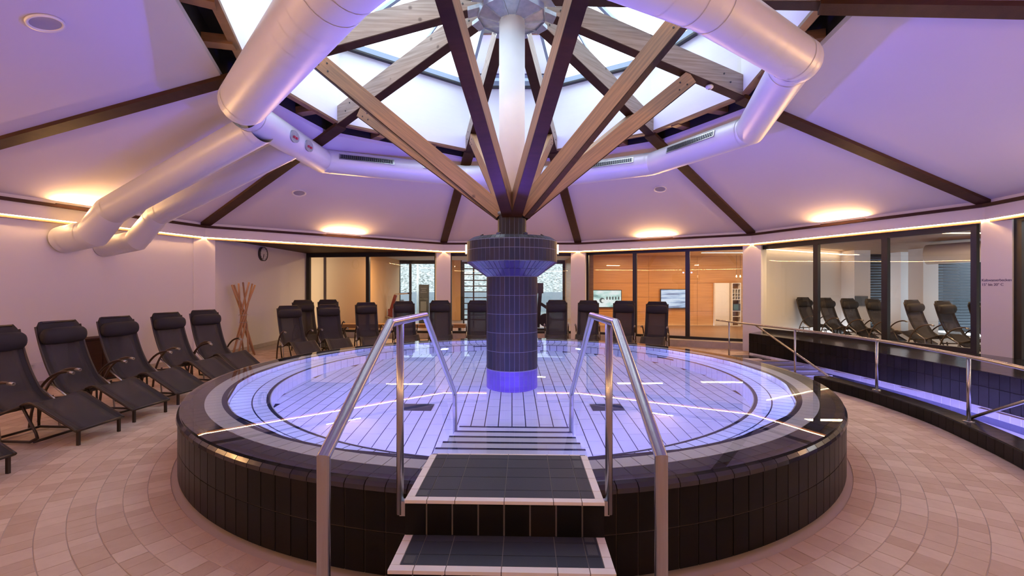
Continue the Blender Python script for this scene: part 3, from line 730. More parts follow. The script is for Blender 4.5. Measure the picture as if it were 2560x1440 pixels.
# ------------------------------------------------------------------ central column
colm = empty('mushroom_column', (0, 0, -.45), 0, 'central tiled mushroom column rising from the pool', 'column', kind='thing')
def cz(z): return z+.45
cb = MB(); cb.lathe([(.3208, 0), (.3208, cz(1.695)), (.5672, cz(1.872)), (.5672, cz(2.128)), (.502, cz(2.170)), (.1785, cz(2.170)), (.1785, cz(2.47)), (0, cz(2.47))], 96)
cb.build('column_core', M['grout_col'], colm)
fro = lambda a: abs(abs(a)-180) < 112
hh = (1.69-.545)/5
for k in range(5): ring('shaft_tile', rect(.312, .323, cz(.548+k*hh), cz(.548+(k+1)*hh-.006)), 34, .005, M['coltile'], colm, fro)
for k in range(4): ring('lit_shaft_tile', rect(.312, .323, cz(-.45+k*.2475), cz(-.45+(k+1)*.2475-.006)), 34, .006, M['coltile_lit'], colm, fro)
ring('cone_tile', [(.327, cz(1.700)), (.3315, cz(1.694)), (.4495, cz(1.779)), (.445, cz(1.785))], 40, .006, M['conetile'], colm, fro)
ring('cone_tile_upper', [(.449, cz(1.788)), (.4535, cz(1.782)), (.5705, cz(1.866)), (.566, cz(1.872))], 56, .006, M['conetile'], colm, fro)
ring('capital_tile', rect(.558, .570, cz(1.874), cz(2.018)), 60, .005, M['coltile'], colm, fro)
ring('capital_tile_upper', rect(.558, .570, cz(2.024), cz(2.124)), 60, .005, M['coltile'], colm, fro)
ring('bevel_tile', [(.560, cz(2.128)), (.566, cz(2.134)), (.505, cz(2.176)), (.50, cz(2.168))], 60, .005, M['decktile'], colm, fro)
ring('capital_top_tile', rect(.20, .498, cz(2.166), cz(2.176)), 40, .005, M['decktile'], colm, fro)
ring('neck_tile', rect(.168, .181, cz(2.18), cz(2.462)), 20, .005, M['coltile'], colm, fro)
lamp1 = B(-.03, .03, .565, .59, cz(1.96), cz(2.09))
for s_ in (-1, 1):
    o = B(-.022, .022, .568, .590, cz(1.985), cz(2.10)).build('side_lamp', M['lampwarm'], colm); o.rotation_euler = (0, 0, s_*pi/2+pi)
    o = B(-.026, .026, .566, .592, cz(1.975), cz(1.985)).build('lamp_bracket', M['steel'], colm); o.rotation_euler = (0, 0, s_*pi/2+pi)

for k in range(8):  # added violet lamps, unseen from below, to fill the ceiling with light
    a = 22.5+45*k
    o = MB().tube([(0, .40, cz(2.176)), (0, .415, cz(2.205))], .03, 14, smooth=False).build('added_top_lamp', M['gymdark'], colm); o.rotation_euler = (0, 0, -R(a))
    l = bpy.data.lights.new('added_ceiling_fill', 'AREA'); l.shape = 'DISK'; l.size = .05; l.energy = TOP_FILL_W; l.color = TOP_FILL_COL; l.spread = R(120)
    dv = Vector((sin(R(a))*.9, cos(R(a))*.9, .42)).normalized()
    lo = link(bpy.data.objects.new('added_ceiling_fill', l), colm); lo.location = P(a, .425, cz(2.212)); lo.rotation_euler = dv.to_track_quat('-Z', 'Y').to_euler()

mast = empty('roof_mast', (0, 0, 2.47), 0, 'white round mast between the timber struts up to the roof hub', 'mast')
MB().lathe([(0, 0), (.163, 0), (.163, 2.47), (0, 2.49)], 40).build('mast_tube', mat('mast_concrete', (.84, .84, .85), .7, var=.15, scale=6, col2=(.7, .7, .72)), mast)
MB().lathe([(.165, .0), (.195, .0), (.195, .035), (.165, .035)], 32, closed=True).build('collar', M['zinc'], mast)
hub = empty('roof_hub', (0, 0, 4.93), 0, 'faceted galvanised steel hub where the roof rafters meet', 'hub')
for i in range(NB):
    a, b = A2(i), A2(i+1)
    q = [P(a, .170, .0), P(b, .170, .0), P(b, .435, .07), P(a, .435, .07)]
    up = Vector((0, 0, .012))
    MB().add(q+[v+up for v in q], [(0,1,2,3),(4,7,6,5),(0,4,5,1),(1,5,6,2),(2,6,7,3),(3,7,4,0)]).build('hub_plate', M['zinc'], hub)
    MB().bar(P(a, .172, .0), P(a, .437, .068), .008, .03).build('hub_fin', M['zinc'], hub)
    MB().bar(P(a, .435, .10), P(b, .435, .10), .008, .10).build('hub_rim', M['zinc'], hub)

# ------------------------------------------------------------------ rafters and struts
RL = {0: 'roof rafter running left to the twin wall ducts', 1: 'roof rafter running back left to the corner pier by the clock', 2: 'roof rafter running straight back, left of the column mast',
      3: 'roof rafter running straight back, right of the column mast', 4: 'roof rafter running back right over the pier by the screen room', 5: 'roof rafter running right to the lettered pier',
      6: 'roof rafter running level to the top right, crossing behind the big duct'}
def rafter(i):
    a0_ = ANG[i]; a = 0; e = empty('roof_rafter', (0, 0, 0), -R(a0_))
    if i in RL: tag(e, RL[i], 'beam', 'radial roof rafters', kind='thing')
    else: tag(e, 'roof rafter overhead behind the viewer', 'beam', 'roof rafters behind the viewer', kind='thing')
    def seg(r0, r1, wd, zo, h):
        t = Vector((cos(R(a)), -sin(R(a)), 0))*wd/2
        q = []
        for r_ in (r0, r1):
            p = P(a, r_, zline(i, r_)+zo); q += [p-t, p+t, p+t+Vector((0, 0, h)), p-t+Vector((0, 0, h))]
        return MB().add(q, [(0,1,2,3),(4,7,6,5),(0,4,5,1),(1,5,6,2),(2,6,7,3),(3,7,4,0)])
    seg(.44, 3.26, .15, .012, .29).build('glulam_beam', M['glulam_r'], e)
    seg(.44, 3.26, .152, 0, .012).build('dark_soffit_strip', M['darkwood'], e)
    seg(3.255, RP[i]-.01, .20, -.028, .055).build('cover_board', M['darkwood'], e)
    seg(.40, .56, .17, -.006, .05).build('end_shoe', M['zinc'], e)
    t = Vector((cos(R(a)), -sin(R(a)), 0))
    for (r_, dz) in ((.62, .1), (.70, .18), (.62, .26), (3.05, .12), (2.95, .2)):
        for s_ in (-1, 1):
            p = P(a, r_, zline(i, r_)+dz)+t*s_*.074; MB().tube([p, p+t*s_*.008], .012, 8, smooth=False).build('bolt', M['gymdark'], e)
for i in range(NB): rafter(i)
ST = [(0, 2.45, 'long timber strut rising left from the column neck, dark underside showing'), (1, 2.72, 'timber strut behind the long left strut, meeting the back left rafter'),
      (2, 2.75, 'timber strut rising straight back, left of the mast'), (3, 2.75, 'timber strut rising straight back, right of the mast'),
      (4, 2.70, 'timber strut rising back right behind the two front right struts'), (5, 2.45, 'warm orange-lit timber strut rising right'),
      (6, 2.10, 'wide timber strut rising to the upper right with violet underside'), (7, 2.55, 'dark front strut leaning right in front of the mast'), (8, 2.55, 'dark front strut leaning left in front of the mast')]
for (i, rt, lab) in ST:
    a = ANG[i]; p0 = P(a, .175, 2.53); p1 = P(a, rt, zline(i, rt)-.05); d = (p1-p0).normalized()
    t = Vector((cos(R(a)), -sin(R(a)), 0)); up = t.cross(d).normalized()
    if up.z < 0: up = -up
    t = up.cross(d).normalized()
    e = empty('timber_strut', p0, 0, lab, 'strut', 'timber struts fanning from the column', kind='thing')
    def sec(wd, lo, hi, s0, s1):
        q = []
        for s_ in (s0, s1):
            p = d*s_; q += [p-t*wd/2+up*lo, p+t*wd/2+up*lo, p+t*wd/2+up*hi, p-t*wd/2+up*hi]
        return MB().add(q, [(0,1,2,3),(4,7,6,5),(0,4,5,1),(1,5,6,2),(2,6,7,3),(3,7,4,0)])
    L = (p1-p0).length
    # local grain along the strut: build along local z and rotate
    q3 = Matrix((t, up, d)).transposed().to_euler(); e.rotation_euler = q3
    B(-.070, .070, -.088, .10, -.05, L+.03).build('strut_timber', M['glulam'], e)
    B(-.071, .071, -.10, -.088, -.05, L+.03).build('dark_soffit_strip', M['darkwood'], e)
    for (dy, dz) in ((-.04, .10), (.04, .17), (-.03, .24)):
        for s_ in (-1, 1): MB().tube([(s_*.068, dy, L-dz), (s_*.076, dy, L-dz)], .011, 8, smooth=False).build('bolt', M['gymdark'], e)

# ------------------------------------------------------------------ entry platform and outer steps
pf_ = empty('entry_platform', (XO(2.72), CAMY+2.72, 0), -.027, 'black-tiled entry steps with white nosings in front of the pool', 'steps')
def tread(yf, yb, zt, cols, rows, back=True, wid=.94):
    """one tread: yf front (camera side, negative), yb back"""
    h = wid/2; B(-h+.012, h-.012, yf+.012, yb, 0, zt-.003).build('step_core', M['grout_mid'], pf_)
    nw = .042; g = .004
    xs = [-h]; 
    for c in cols: xs.append(xs[-1]+c*wid)
    ys = [yf]
    for c in rows: ys.append(ys[-1]+c*(yb-yf))
    def tl(name, m, x0, x1, y0, y1, z0=None, z1=None): B(x0+g/2, x1-g/2, y0+g/2, y1-g/2, (zt-.012) if z0 is None else z0, zt if z1 is None else z1).build(name, m, pf_)
    for i in range(len(xs)-1):
        x0, x1 = xs[i], xs[i+1]
        xa = x0+nw if i == 0 else x0; xb = x1-nw if i == len(xs)-2 else x1
        tl('nosing_tile', M['nosing'], x0, x1, yf, yf+nw, zt-.014, zt+.001)
        if back: tl('nosing_tile', M['nosing'], xa, xb, yb-.018, yb)
        for j in range(len(ys)-1):
            y0 = max(ys[j], yf+nw); y1 = min(ys[j+1], yb-(.018 if back else 0))
            corner = i in (0, len(xs)-2)
            tl('tread_tile', M['blacktile'], xa, xb, y0, y1)
            if corner and ((i == 0 and j <= 0) or (i > 0 and j >= len(ys)-3)):
                for q in range(10):
                    xx = xa+.010+(xb-xa-.02)*q/10; B(xx, xx+.003, y0+.012, y1-.012, zt, zt+.0012).build('anti_slip_rib', M['ribtile'], pf_)
            if i == 0: tl('nosing_tile', M['nosing'], x0, x0+nw, y0, y1)
            if i == len(xs)-2: tl('nosing_tile', M['nosing'], x1-nw, x1, y0, y1)
def riser(yf, z0, z1, n, wid=.94):
    h = wid/2; xs = [-h]+[-h+.105+(wid-.21)*k/(n-2) for k in range(n-1)]+[h]
    xs = sorted(set(round(x, 5) for x in xs))
    for i in range(len(xs)-1): B(xs[i]+.004, xs[i+1]-.004, yf+.004, yf+.014, z0, z1).build('riser_tile', M['walltile'], pf_)
COLS = [.113, .141, .246, .246, .141, .113]
tread(-.62, -.012, .552, COLS, [.20, .25, .20, .21, .14])
riser(-.62, .39, .532, 8)
tread(-.885, -.60, .388, COLS, [.42, .36, .22], back=False)
riser(-.885, .215, .370, 8)
tread(-1.17, -.86, .21, COLS, [.42, .36, .22], back=False)
riser(-1.17, .02, .192, 8)
# side tiles
for s_ in (-1, 1):
    for (y0, y1, z0, z1) in ((-.61, -.40, .04, .53), (-.875, -.62, .03, .37), (-1.16, -.89, .02, .19)):
        B(min(s_*.460, s_*.468), max(s_*.460, s_*.468), y0, y1, z0, z1).build('side_tile', M['walltile'], pf_)

# ------------------------------------------------------------------ stainless handrails of the pool
for s_, lab in ((-1, 'left stainless steel handrail of the pool entry'), (1, 'right stainless steel handrail of the pool entry')):
    W = .50
    def hp(d, z): return Vector((s_*W+XO(d), CAMY+d, z))
    base = hp(1.333, 0); e = empty('handrail', base, 0, lab, 'handrail')
    pts = [hp(1.333, .0), hp(1.333, 1.05), hp(1.995, 1.395), hp(2.70, 1.385), hp(3.85, .645), hp(3.88, -.29)]
    MB().tube([p-base for p in pts], .0195, 24, mitre=True).build('rail_tube', M['steel'], e)
    for k in (1, 2, 3, 4):
        pass
    MB().tube([hp(2.155, .47)-base, hp(2.155, 1.378)-base], .0175, 18).build('support_post', M['steel'], e)
    q = hp(2.155, .50)-base
    MB().bar(q+Vector((0, 0, 0)), q+Vector((-s_*.035, 0, 0)), .03, .07, up=(0, 0, 1)).build('side_bracket', M['steel'], e)
    MB().lathe([(.0, .0), (.045, .0), (.045, .008), (.0, .008)], 24, closed=False).build('floor_flange', M['steel'], e)

# ------------------------------------------------------------------ cold plunge channel
cold = empty('cold_plunge_channel', (0, 0, 0), 0, 'long curved cold plunge channel with black tiled surround on the right', 'pool')
def strip_solid(name, la, lb, z0, z1, m, parent):
    mb = MB(); n = len(la)
    V = []
    for p, q in zip(la, lb): V += [(p.x, p.y, z0), (q.x, q.y, z0), (q.x, q.y, z1), (p.x, p.y, z1)]
    F = [(4*i+j, 4*i+(j+1) % 4, 4*i+4+(j+1) % 4, 4*i+4+j) for i in range(n-1) for j in range(4)] + [(0,1,2,3), tuple(4*(n-1)+j for j in range(4))]
    mb.add(V, F); return mb.build(name, m, parent)
def strip_tiles(name, la, lb, z0, z1, m, parent, g=.004, t0=None):
    for i in range(len(la)-1):
        a, b, c, d = la[i], la[i+1], lb[i+1], lb[i]
        ta = (b-a).normalized()*g/2; tb = (c-d).normalized()*g/2
        q = [a+ta, b-ta, c-tb, d+tb]
        MB().add([(p.x, p.y, z) for z in (z0, z1) for p in q], [(0,1,2,3),(4,7,6,5),(0,4,5,1),(1,5,6,2),(2,6,7,3),(3,7,4,0)]).build(name, m, parent)
nC = int(plen(CURB)/.12); cu_ = resample(CURB, nC)
sgn = 1 if offset(cu_, .1)[0].x > cu_[0].x else -1
CZ = .155
strip_solid('curb_core', offset(cu_, -sgn*.115), offset(cu_, sgn*.115), -1.0, CZ-.008, M['grout_dark'], cold)
strip_tiles('curb_top_tile', offset(cu_, -sgn*.112), offset(cu_, sgn*.112), CZ-.008, CZ, M['darktile'], cold)
strip_tiles('curb_face_tile', offset(cu_, -sgn*.125), offset(cu_, -sgn*.115), .004, CZ-.010, M['walltile'], cold)
strip_tiles('curb_inner_tile', offset(cu_, sgn*.115), offset(cu_, sgn*.123), -.30, CZ-.010, M['whitetile'], cold)
# end block of the curb
ed = cu_[0]
nW = int(plen(WALL)/.125); wa = resample(WALL, nW)
sw = 1 if offset(wa, .1)[0].x > wa[0].x else -1
WT = .50
gl_line = []
for p in wa:
    # outer limit of the ledge: the glazing plane or the pier circle
    t = (p.y-gB.y)/(gA.y-gB.y); xg = gB.x+(gA.x-gB.x)*t
    if p.y < 1.9: xg = 7.55
    gl_line.append(Vector((max(xg-.05, p.x+.35), p.y)))
gl_line[0] = Vector((6.06, 5.22)); 
strip_solid('ledge_core', offset(wa, sw*.01), gl_line, -1.0, WT-.008, M['grout_dark'], cold)
mid = [a.lerp(b, .0)+ (b-a).normalized()*.26 for a, b in zip(wa, gl_line)]
strip_tiles('ledge_top_tile', wa, mid, WT-.008, WT, M['darktile'], cold)
strip_tiles('ledge_back_tile', mid, gl_line, WT-.008, WT, M['darktile'], cold)
for (z0, z1) in ((.31, WT-.010), (.055, .304)):
    strip_tiles('ledge_face_tile', wa, offset(wa, sw*.012), z0, z1, M['walltile'], cold)
strip_tiles('basin_side_tile', wa, offset(wa, sw*.012), -.45, .048, M['whitetile'], cold)
# end face of the ledge wall towards the pool hall
a, b = wa[0], gl_line[0]
for k in range(5):
    p, q = a.lerp(b, k/5), a.lerp(b, (k+1)/5)
    for (z0, z1) in ((.25, WT-.01), (.0, .244)):
        MB().bar((p.x, p.y+.004, (z0+z1)/2), (q.x-.004, q.y+.004, (z0+z1)/2), .012, z1-z0).build('end_tile', M['walltile'], cold)
# channel floor
bp_ = [(p.x, p.y) for p in CH_IN] + [(p.x, p.y) for p in reversed(WALL)]
mb = MB(); mb.prism([(4.9, 3.95)]+bp_+[], -.86, -.80) if False else mb.prism([(4.9, 4.0)] + [(p.x, p.y) for p in CH_IN] + [(p.x, p.y) for p in reversed(WALL)], -.86, -.80)
mb.build('channel_floor', M['whitetile'], cold)
for k in range(6):
    y1 = 3.92-k*.34; z = -.0-.13*(k+1)
    B(4.90, 5.90, y1-.34, y1, -.8, z).build('channel_step', M['whitetile'], cold)
    B(4.90, 5.90, y1-.34, y1-.30, z, z+.006).build('step_nosing', M['grout_dark'], cold)
B(4.86, 4.97, 1.45, 3.92, -.85, -.004).build('side_wall', M['darktile'], cold)
B(4.86, 5.74, 3.90, 3.96, -.85, -.004).build('side_wall', M['darktile'], cold)
for k in range(3):
    B(4.3, 5.4, -2.6-k*.3, -2.3-k*.3, -.8, -.28+.12*k).build('channel_step', M['whitetile'], cold)
mb = MB(); wp = [(4.93, 3.6)] + [(p.x-.06, p.y) for p in CH_IN] + [(p.x+.01, p.y) for p in reversed(WALL) if p.y < 3.6] + [(5.78, 3.6)]
tri = geometry.tessellate_polygon([[Vector((x, y, 0)) for x, y in wp]]); mb.add([(x, y, .045) for x, y in wp], [tuple(t) for t in tri])
cw = mb.build('channel_water', M['water'], fix=False); tag(cw, 'violet-lit water in the cold plunge channel', 'water', kind='thing')
bm = bmesh.new(); bm.from_mesh(cw.data); bmesh.ops.recalc_face_normals(bm, faces=bm.faces)
if sum(f.normal.z for f in bm.faces) < 0: bmesh.ops.reverse_faces(bm, faces=bm.faces)
bm.to_mesh(cw.data); bm.free()
# lamps in the curb side of the channel, facing the ledge wall
ci = offset(cu_, sgn*.135)
for k in range(2, 44, 5):
    if k >= len(ci): continue
    p = ci[k]; l = bpy.data.lights.new('channel_light', 'AREA'); l.shape = 'DISK'; l.size = .12; l.energy = 46.0; l.color = (.38, .32, 1.0)
    lo = link(bpy.data.objects.new('channel_light', l), cold); nrm = (ci[k]-cu_[k]).normalized(); lo.location = (p.x+.01*nrm.x, p.y+.01*nrm.y, -.30)
    lo.rotation_euler = Vector((nrm.x, nrm.y, -.15)).to_track_quat('-Z', 'Y').to_euler()
# dark entry landing
ld_ = empty('entry_landing', (0, 0, 0), 0, 'dark tiled landing with pale slabs at the far end of the cold channel', 'landing')
for i in range(6):
    for j in range(4):
        x0 = 4.45+i*.19; y0 = 3.98+j*.15
        B(x0+.003, x0+.187, y0+.003, y0+.147, .0, .012).build('landing_tile', M['nosing'] if (i in (3, 4) and j == 0) else M['darktile'], ld_)

# channel guard rail
gr = empty('guard_rail', (4.8, 1.0, 0), 0, 'long stainless guard rail on posts beside the cold channel', 'railing')
rp = resample([Vector((4.60, 4.40, .83)), Vector((4.74, 3.2, .83)), Vector((4.91, 2.07, .83)), Vector((4.985, .43, .835)), Vector((4.76, -1.02, .835)), Vector((4.45, -1.95, .835)), Vector((4.0, -2.85, .835))], 40)
bs = Vector((4.8, 1.0, 0))
MB().tube([p-bs for p in rp], .0195, 14).build('top_rail', M['steel'], gr)
for (x, y, z0) in ((4.69, 4.0, .0), (4.90, 2.07, 0.0), (4.985, .43, CZ), (4.77, -1.02, CZ), (4.2, -2.5, CZ)):
    MB().tube([(x-4.8, y-1, z0), (x-4.8, y-1, .825)], .0175, 14).build('post', M['steel'], gr)
    MB().lathe([(0, z0+.008), (.05, z0+.008), (.05, z0), (0, z0)], 20, cx=x-4.8, cyy=y-1).build('foot_plate', M['steel'], gr)
MB().tube([Vector((4.79, 3.13, .82))-bs, Vector((5.02, 1.45, .16))-bs, Vector((5.05, 1.2, .03))-bs], .017, 12).build('descending_handrail', M['steel'], gr)
MB().tube([Vector((4.90, -.72, .05))-bs, Vector((4.86, -1.50, .50))-bs, Vector((4.80, -1.85, .70))-bs], .0175, 12).build('exit_handrail', M['steel'], gr)

# ------------------------------------------------------------------ ventilation ducts
ZD = 3.80; RS = .205
ring_pts = [Vector((2.80, -1.26, ZD)), Vector((3.40, .69, ZD)), Vector((2.55, 2.42, ZD)), Vector((.95, 3.34, ZD)), Vector((-.95, 3.34, ZD)), Vector((-3.36, 2.26, ZD)), Vector((-3.42, .05, ZD))]
big_pts = [Vector((-3.24, -.28, ZD)), Vector((-1.27, -2.42, ZD)), Vector((-.8, -2.85, ZD)), Vector((.2, -2.85, ZD)), Vector((1.50, -2.20, ZD)), Vector((2.84, -1.26, ZD))]
def duct_run(e, pts, rr, seams=True, first=True):
    """mitred sections, one mesh each, with collars at the joints"""
    n = len(pts)
    for i in range(n-1):
        a, b = pts[i], pts[i+1]; d = (b-a).normalized()
        r0 = rr[i] if isinstance(rr, list) else rr
        r1 = r0
        mb = MB(); k = 28
        def plane(j):
            if j == 0 or j == n-1: return d
            return ((pts[j]-pts[j-1]).normalized()+(pts[j+1]-pts[j]).normalized()).normalized()
        u = d.cross(Vector((0, 0, 1))).normalized(); v = d.cross(u).normalized(); V = []
        for (pt, nn, r_) in ((a, plane(i), r0), (b, plane(i+1), r1)):
            for q in range(k):
                c = (u*cos(2*pi*q/k)+v*sin(2*pi*q/k))*r_; V.append(pt+c-d*(c.dot(nn)/d.dot(nn)))
        mb.add(V, [(q, (q+1) % k, k+(q+1) % k, k+q) for q in range(k)], True); mb.build('duct_section', M['duct'], e)
        L = (b-a).length
        for s_ in ([.12, L-.12] if L > .6 else []):
            MB().tube([a+d*(s_-.008), a+d*(s_+.008)], r0+.006, 28, cap=False).build('duct_collar', M['duct'], e)
        m_ = int(L/.20)
        for q in range(2, m_-1): 
            p = a+d*(L*q/m_); MB().tube([p-d*.002, p+d*.002], r0+.0030, 28, cap=False).build('duct_seam', M['duct'], e) if seams else None
ringd = empty('ring_duct', (0, 0, 0), 0, 'slim silver ring duct with grilles circling below the roof lantern', 'duct')
duct_run(ringd, ring_pts, RS)
bigd = empty('main_duct', (0, 0, 0), 0, 'fat silver supply duct crossing the top of the picture', 'duct')
duct_run(bigd, big_pts, [.27, .27, .25, .21, .205])
for p, r_ in ((big_pts[0], .272), (big_pts[-1], .210)):
    mb = MB()
    prof = [(r_*sin(pi*k/12), r_*cos(pi*k/12)) for k in range(13)]
    mb.lathe(prof, 28); mb.v = [(x+p.x, y+p.y, z+p.z) for x, y, z in mb.v]; mb.build('elbow', M['duct'], bigd)
b1 = empty('branch_duct', (0, 0, 0), 0, 'front and fatter of the twin ducts into the left wall', 'duct')
duct_run(b1, [Vector((-3.40, .35, 3.72)), Vector((-6.30, 1.35, 2.76)), Vector((-6.66, 1.44, 2.42)), Vector((-7.25, 1.56, 2.33))], .215, seams=True)
b2 = empty('branch_duct', (0, 0, 0), 0, 'rear and slimmer of the twin ducts into the left wall', 'duct')
duct_run(b2, [Vector((-3.45, 1.35, 3.76)), Vector((-6.02, 1.92, 2.78)), Vector((-6.45, 2.0, 2.36)), Vector((-7.12, 2.12, 2.26))], .17, seams=True)
# grilles on the ring duct facing the room centre, slightly up
def grille(p, d, ln, label_parent):
    c = p; inn = Vector((-c.x, -c.y, 0)).normalized(); inn = (inn-d*inn.dot(d)).normalized()
    nn = (inn*.95+Vector((0, 0, .30))).normalized(); up = nn.cross(d).normalized()
    e0 = c+nn*(RS-.004)
    Mx = Matrix((d, up, nn)).transposed().to_4x4(); Mx.translation = e0
    o = MB().box(-ln/2, ln/2, -.05, .05, -.01, .016, Mx).build('grille_frame', M['steel'], label_parent)
    MB().box(-ln/2+.02, ln/2-.02, -.036, .036, .016, .019, Mx).build('grille_field', M['grille'], label_parent)
    n = int(ln/.035)
    mb = MB()
    for k in range(n):
        x = -ln/2+.03+(ln-.06)*k/(n-1); mb.box(x-.003, x+.003, -.034, .034, .019, .024, Mx)
    tag(mb.build('grille_bars', M['steel'], label_parent), kind='stuff')
def on(i, t): return ring_pts[i].lerp(ring_pts[i+1], t), (ring_pts[i+1]-ring_pts[i]).normalized()
for (i, t, ln) in ((1, .48, .95), (2, .38, .80), (4, .72, .95), (4, .22, .62)): grille(*on(i, t), ln, ringd)
for t in (.58, .76):
    p, d = on(5, .42 if t < .7 else .62)
    inn = Vector((1, 0, 0)); nn = Vector((.80, 0, -.10)).normalized(); up = nn.cross(d).normalized()
    Mx = Matrix((d, up, nn)).transposed().to_4x4(); Mx.translation = p+nn*(RS-.004)
    mb = MB(); V = [Mx @ Vector((.13*cos(q*pi/12)*1.0, .085*sin(q*pi/12), z)) for z in (-.01, .012) for q in range(24)]
    mb.add(V, [tuple(range(24)), tuple(range(24, 48))]+[(q, (q+1) % 24, 24+(q+1) % 24, 24+q) for q in range(24)]); ip = mb.build('inspection_cover', M['zinc'], ringd)
    for x in (-.035, .035):
        MB().box(x-.018, x+.018, .0, .03, .012, .035, Mx).build('red_knob', M['red'], ip)

# speakers in the ceiling and detectors on the beams
def ceil_plane_point(px, py):
    """intersect the picture ray with the ceiling surface"""
    dx, dz = (px-1280)/FPX, (720-py)/FPX
    for k in range(200, 4000):
        d = k/200; x, y, z = dx*d, CAMY+d, CAMZ+dz*d
        a = math.degrees(atan2(x, y)); r_ = hypot(x, y)
        for i in range(NB):
            lo_, hi_ = A2(i), A2(i+1); aa = a
            while aa < lo_: aa += 360
            if aa < hi_:
                A_, B_ = P(lo_, RP[i], ZP), P(hi_, RP[(i+1) % NB], ZP); ap = Vector((0, 0, ZA))
                n_ = (A_-ap).cross(B_-ap).normalized()
                if n_.z < 0: n_ = -n_
                if (Vector((x, y, z))-ap).dot(n_) > 0: return Vector((x, y, z))-n_*.0, n_
                break
    return None
for (px, py, lab) in ((115, 62, 'round recessed ceiling speaker top left'), (748, 484, 'round recessed ceiling speaker left of the column'), (1650, 474, 'round recessed ceiling speaker right of the column')):
    res = ceil_plane_point(px, py)
    if res:
        p, n_ = res; e = empty('ceiling_speaker', p+n_*.02, 0, lab, 'speaker'); e.rotation_euler = (-n_).to_track_quat('Z', 'Y').to_euler()
        MB().lathe([(.105, 0), (.13, 0), (.128, .02), (.105, .012)], 32, closed=True).build('speaker_ring', M['whiteplastic'], e)
        MB().lathe([(0, .004), (.105, .008)], 32).build('speaker_grille', M['speaker'], e)
for (i, r_, lab) in ((0, 2.72, 'small white smoke detector under the left rafter'), (5, 2.78, 'small white smoke detector under the right rafter'), (2, 2.95, 'small white smoke detector under the rafter left of the mast')):
    e = empty('smoke_detector', P(ANG[i], r_, zline(i, r_)-.045), 0, lab, 'detector')
    MB().lathe([(0, .0), (.032, .0), (.05, .018), (.052, .045), (0, .045)], 24).build('detector_body', M['whiteplastic'], e)
    MB().lathe([(0, -.008), (.018, -.006), (.02, .0)], 16).build('sensor_cap', M['steel'], e)

# ------------------------------------------------------------------ wall clock, socket, low cabinet, stick sculpture
ck = empty('wall_clock', (-6.545, 6.06, 2.44), R(90), 'round black-rimmed wall clock on the clock wall', 'clock')
# local -y looks into the room (+X world)
mb = MB(); k = 40
def disc(mb, r0, r1, y0, y1, n=40):
    prof = [(r0, y0), (r1, y0), (r1, y1), (r0, y1)]
    V = [(r_*cos(2*pi*q/n), y, r_*sin(2*pi*q/n)) for q in range(n) for r_, y in prof]
    mb.add(V, [(q*4+j, q*4+(j+1) % 4, ((q+1) % n)*4+(j+1) % 4, ((q+1) % n)*4+j) for q in range(n) for j in range(4)]); return mb
disc(MB(), .165, .185, -.06, 0).build('clock_rim', M['gymdark'], ck); disc(MB(), 0.001, .166, -.048, -.01).build('clock_face', M['clockface'], ck)
for q in range(12):
    a = q*pi/6; c0 = Vector((sin(a)*.125, -.050, cos(a)*.125)); c1 = Vector((sin(a)*.155, -.050, cos(a)*.155)); MB().bar(c0, c1, .004, .010, up=(0, 1, 0)).build('hour_mark', M['gymdark'], ck)
for a, l_, w_, nm in ((R(192), .085, .014, 'hour_hand'), (R(197), .135, .010, 'minute_hand')):
    MB().bar((0, -.053, 0), (sin(a)*l_, -.053, cos(a)*l_), .004, w_, up=(0, 1, 0)).build(nm, M['gymdark'], ck)
wd_ = (C(1)-C(0)).normalized(); wn = Vector((wd_.y, -wd_.x, 0)); 
if wn.dot(-C(0)) < 0: wn = -wn
def on_left_wall(px, py):
    a0, a1 = cl[0], cl[1]
    k_ = (px-1280)/FPX
    # a0+s(a1-a0): x = k*(y-CAMY)
    dx, dy = a1.x-a0.x, a1.y-a0.y
    s_ = (k_*(a0.y-CAMY)-a0.x)/(dx-k_*dy); x, y = a0.x+s_*dx, a0.y+s_*dy; return Vector((x, y, CAMZ+(720-py)/FPX*(y-CAMY)))
p = on_left_wall(80, 915)
so = empty('wall_socket', p, atan2(wd_.y, wd_.x), 'small white double socket low on the left wall', 'socket')
ys = -1 if Vector((-sin(atan2(wd_.y, wd_.x)), cos(atan2(wd_.y, wd_.x)), 0)).dot(wn) < 0 else 1
B(-.09, .09, min(0, ys*.012), max(0, ys*.012), -.045, .045).build('plate', M['socket'], so)
for x in (-.042, .042): disc(MB(), .001, .026, min(ys*.012, ys*.016), max(ys*.012, ys*.016), 20).build('outlet', M['whiteplastic'], so); so.children[-1].location = (x, 0, 0)
p = on_left_wall(222, 880)
cb_ = empty('low_cabinet', (p.x+wn.x*.17, p.y+wn.y*.17, 0), atan2(wd_.y, wd_.x), 'dark brown low cabinet against the left wall between loungers', 'cabinet')
B(-.30, .30, -.15, .15, .04, .70).build('cabinet_body', M['darkwood'], cb_); B(-.32, .32, -.165, .165, .70, .725).build('cabinet_top', M['darkwood'], cb_)
B(-.27, .27, -.13, .13, 0, .04).build('cabinet_foot', M['gymdark'], cb_)
for s_ in (-1, 1): B(.005 if s_ > 0 else -.29, .29 if s_ > 0 else -.005, ys*.150 if ys > 0 else -.162, .162 if ys > 0 else -.150, .06, .68).build('cabinet_door', M['darkwood'], cb_)
sk = empty('stick_sculpture', (-6.17, 4.62, 0), 0, 'bundle of crossed peeled wooden poles standing before the clock wall', 'sculpture')
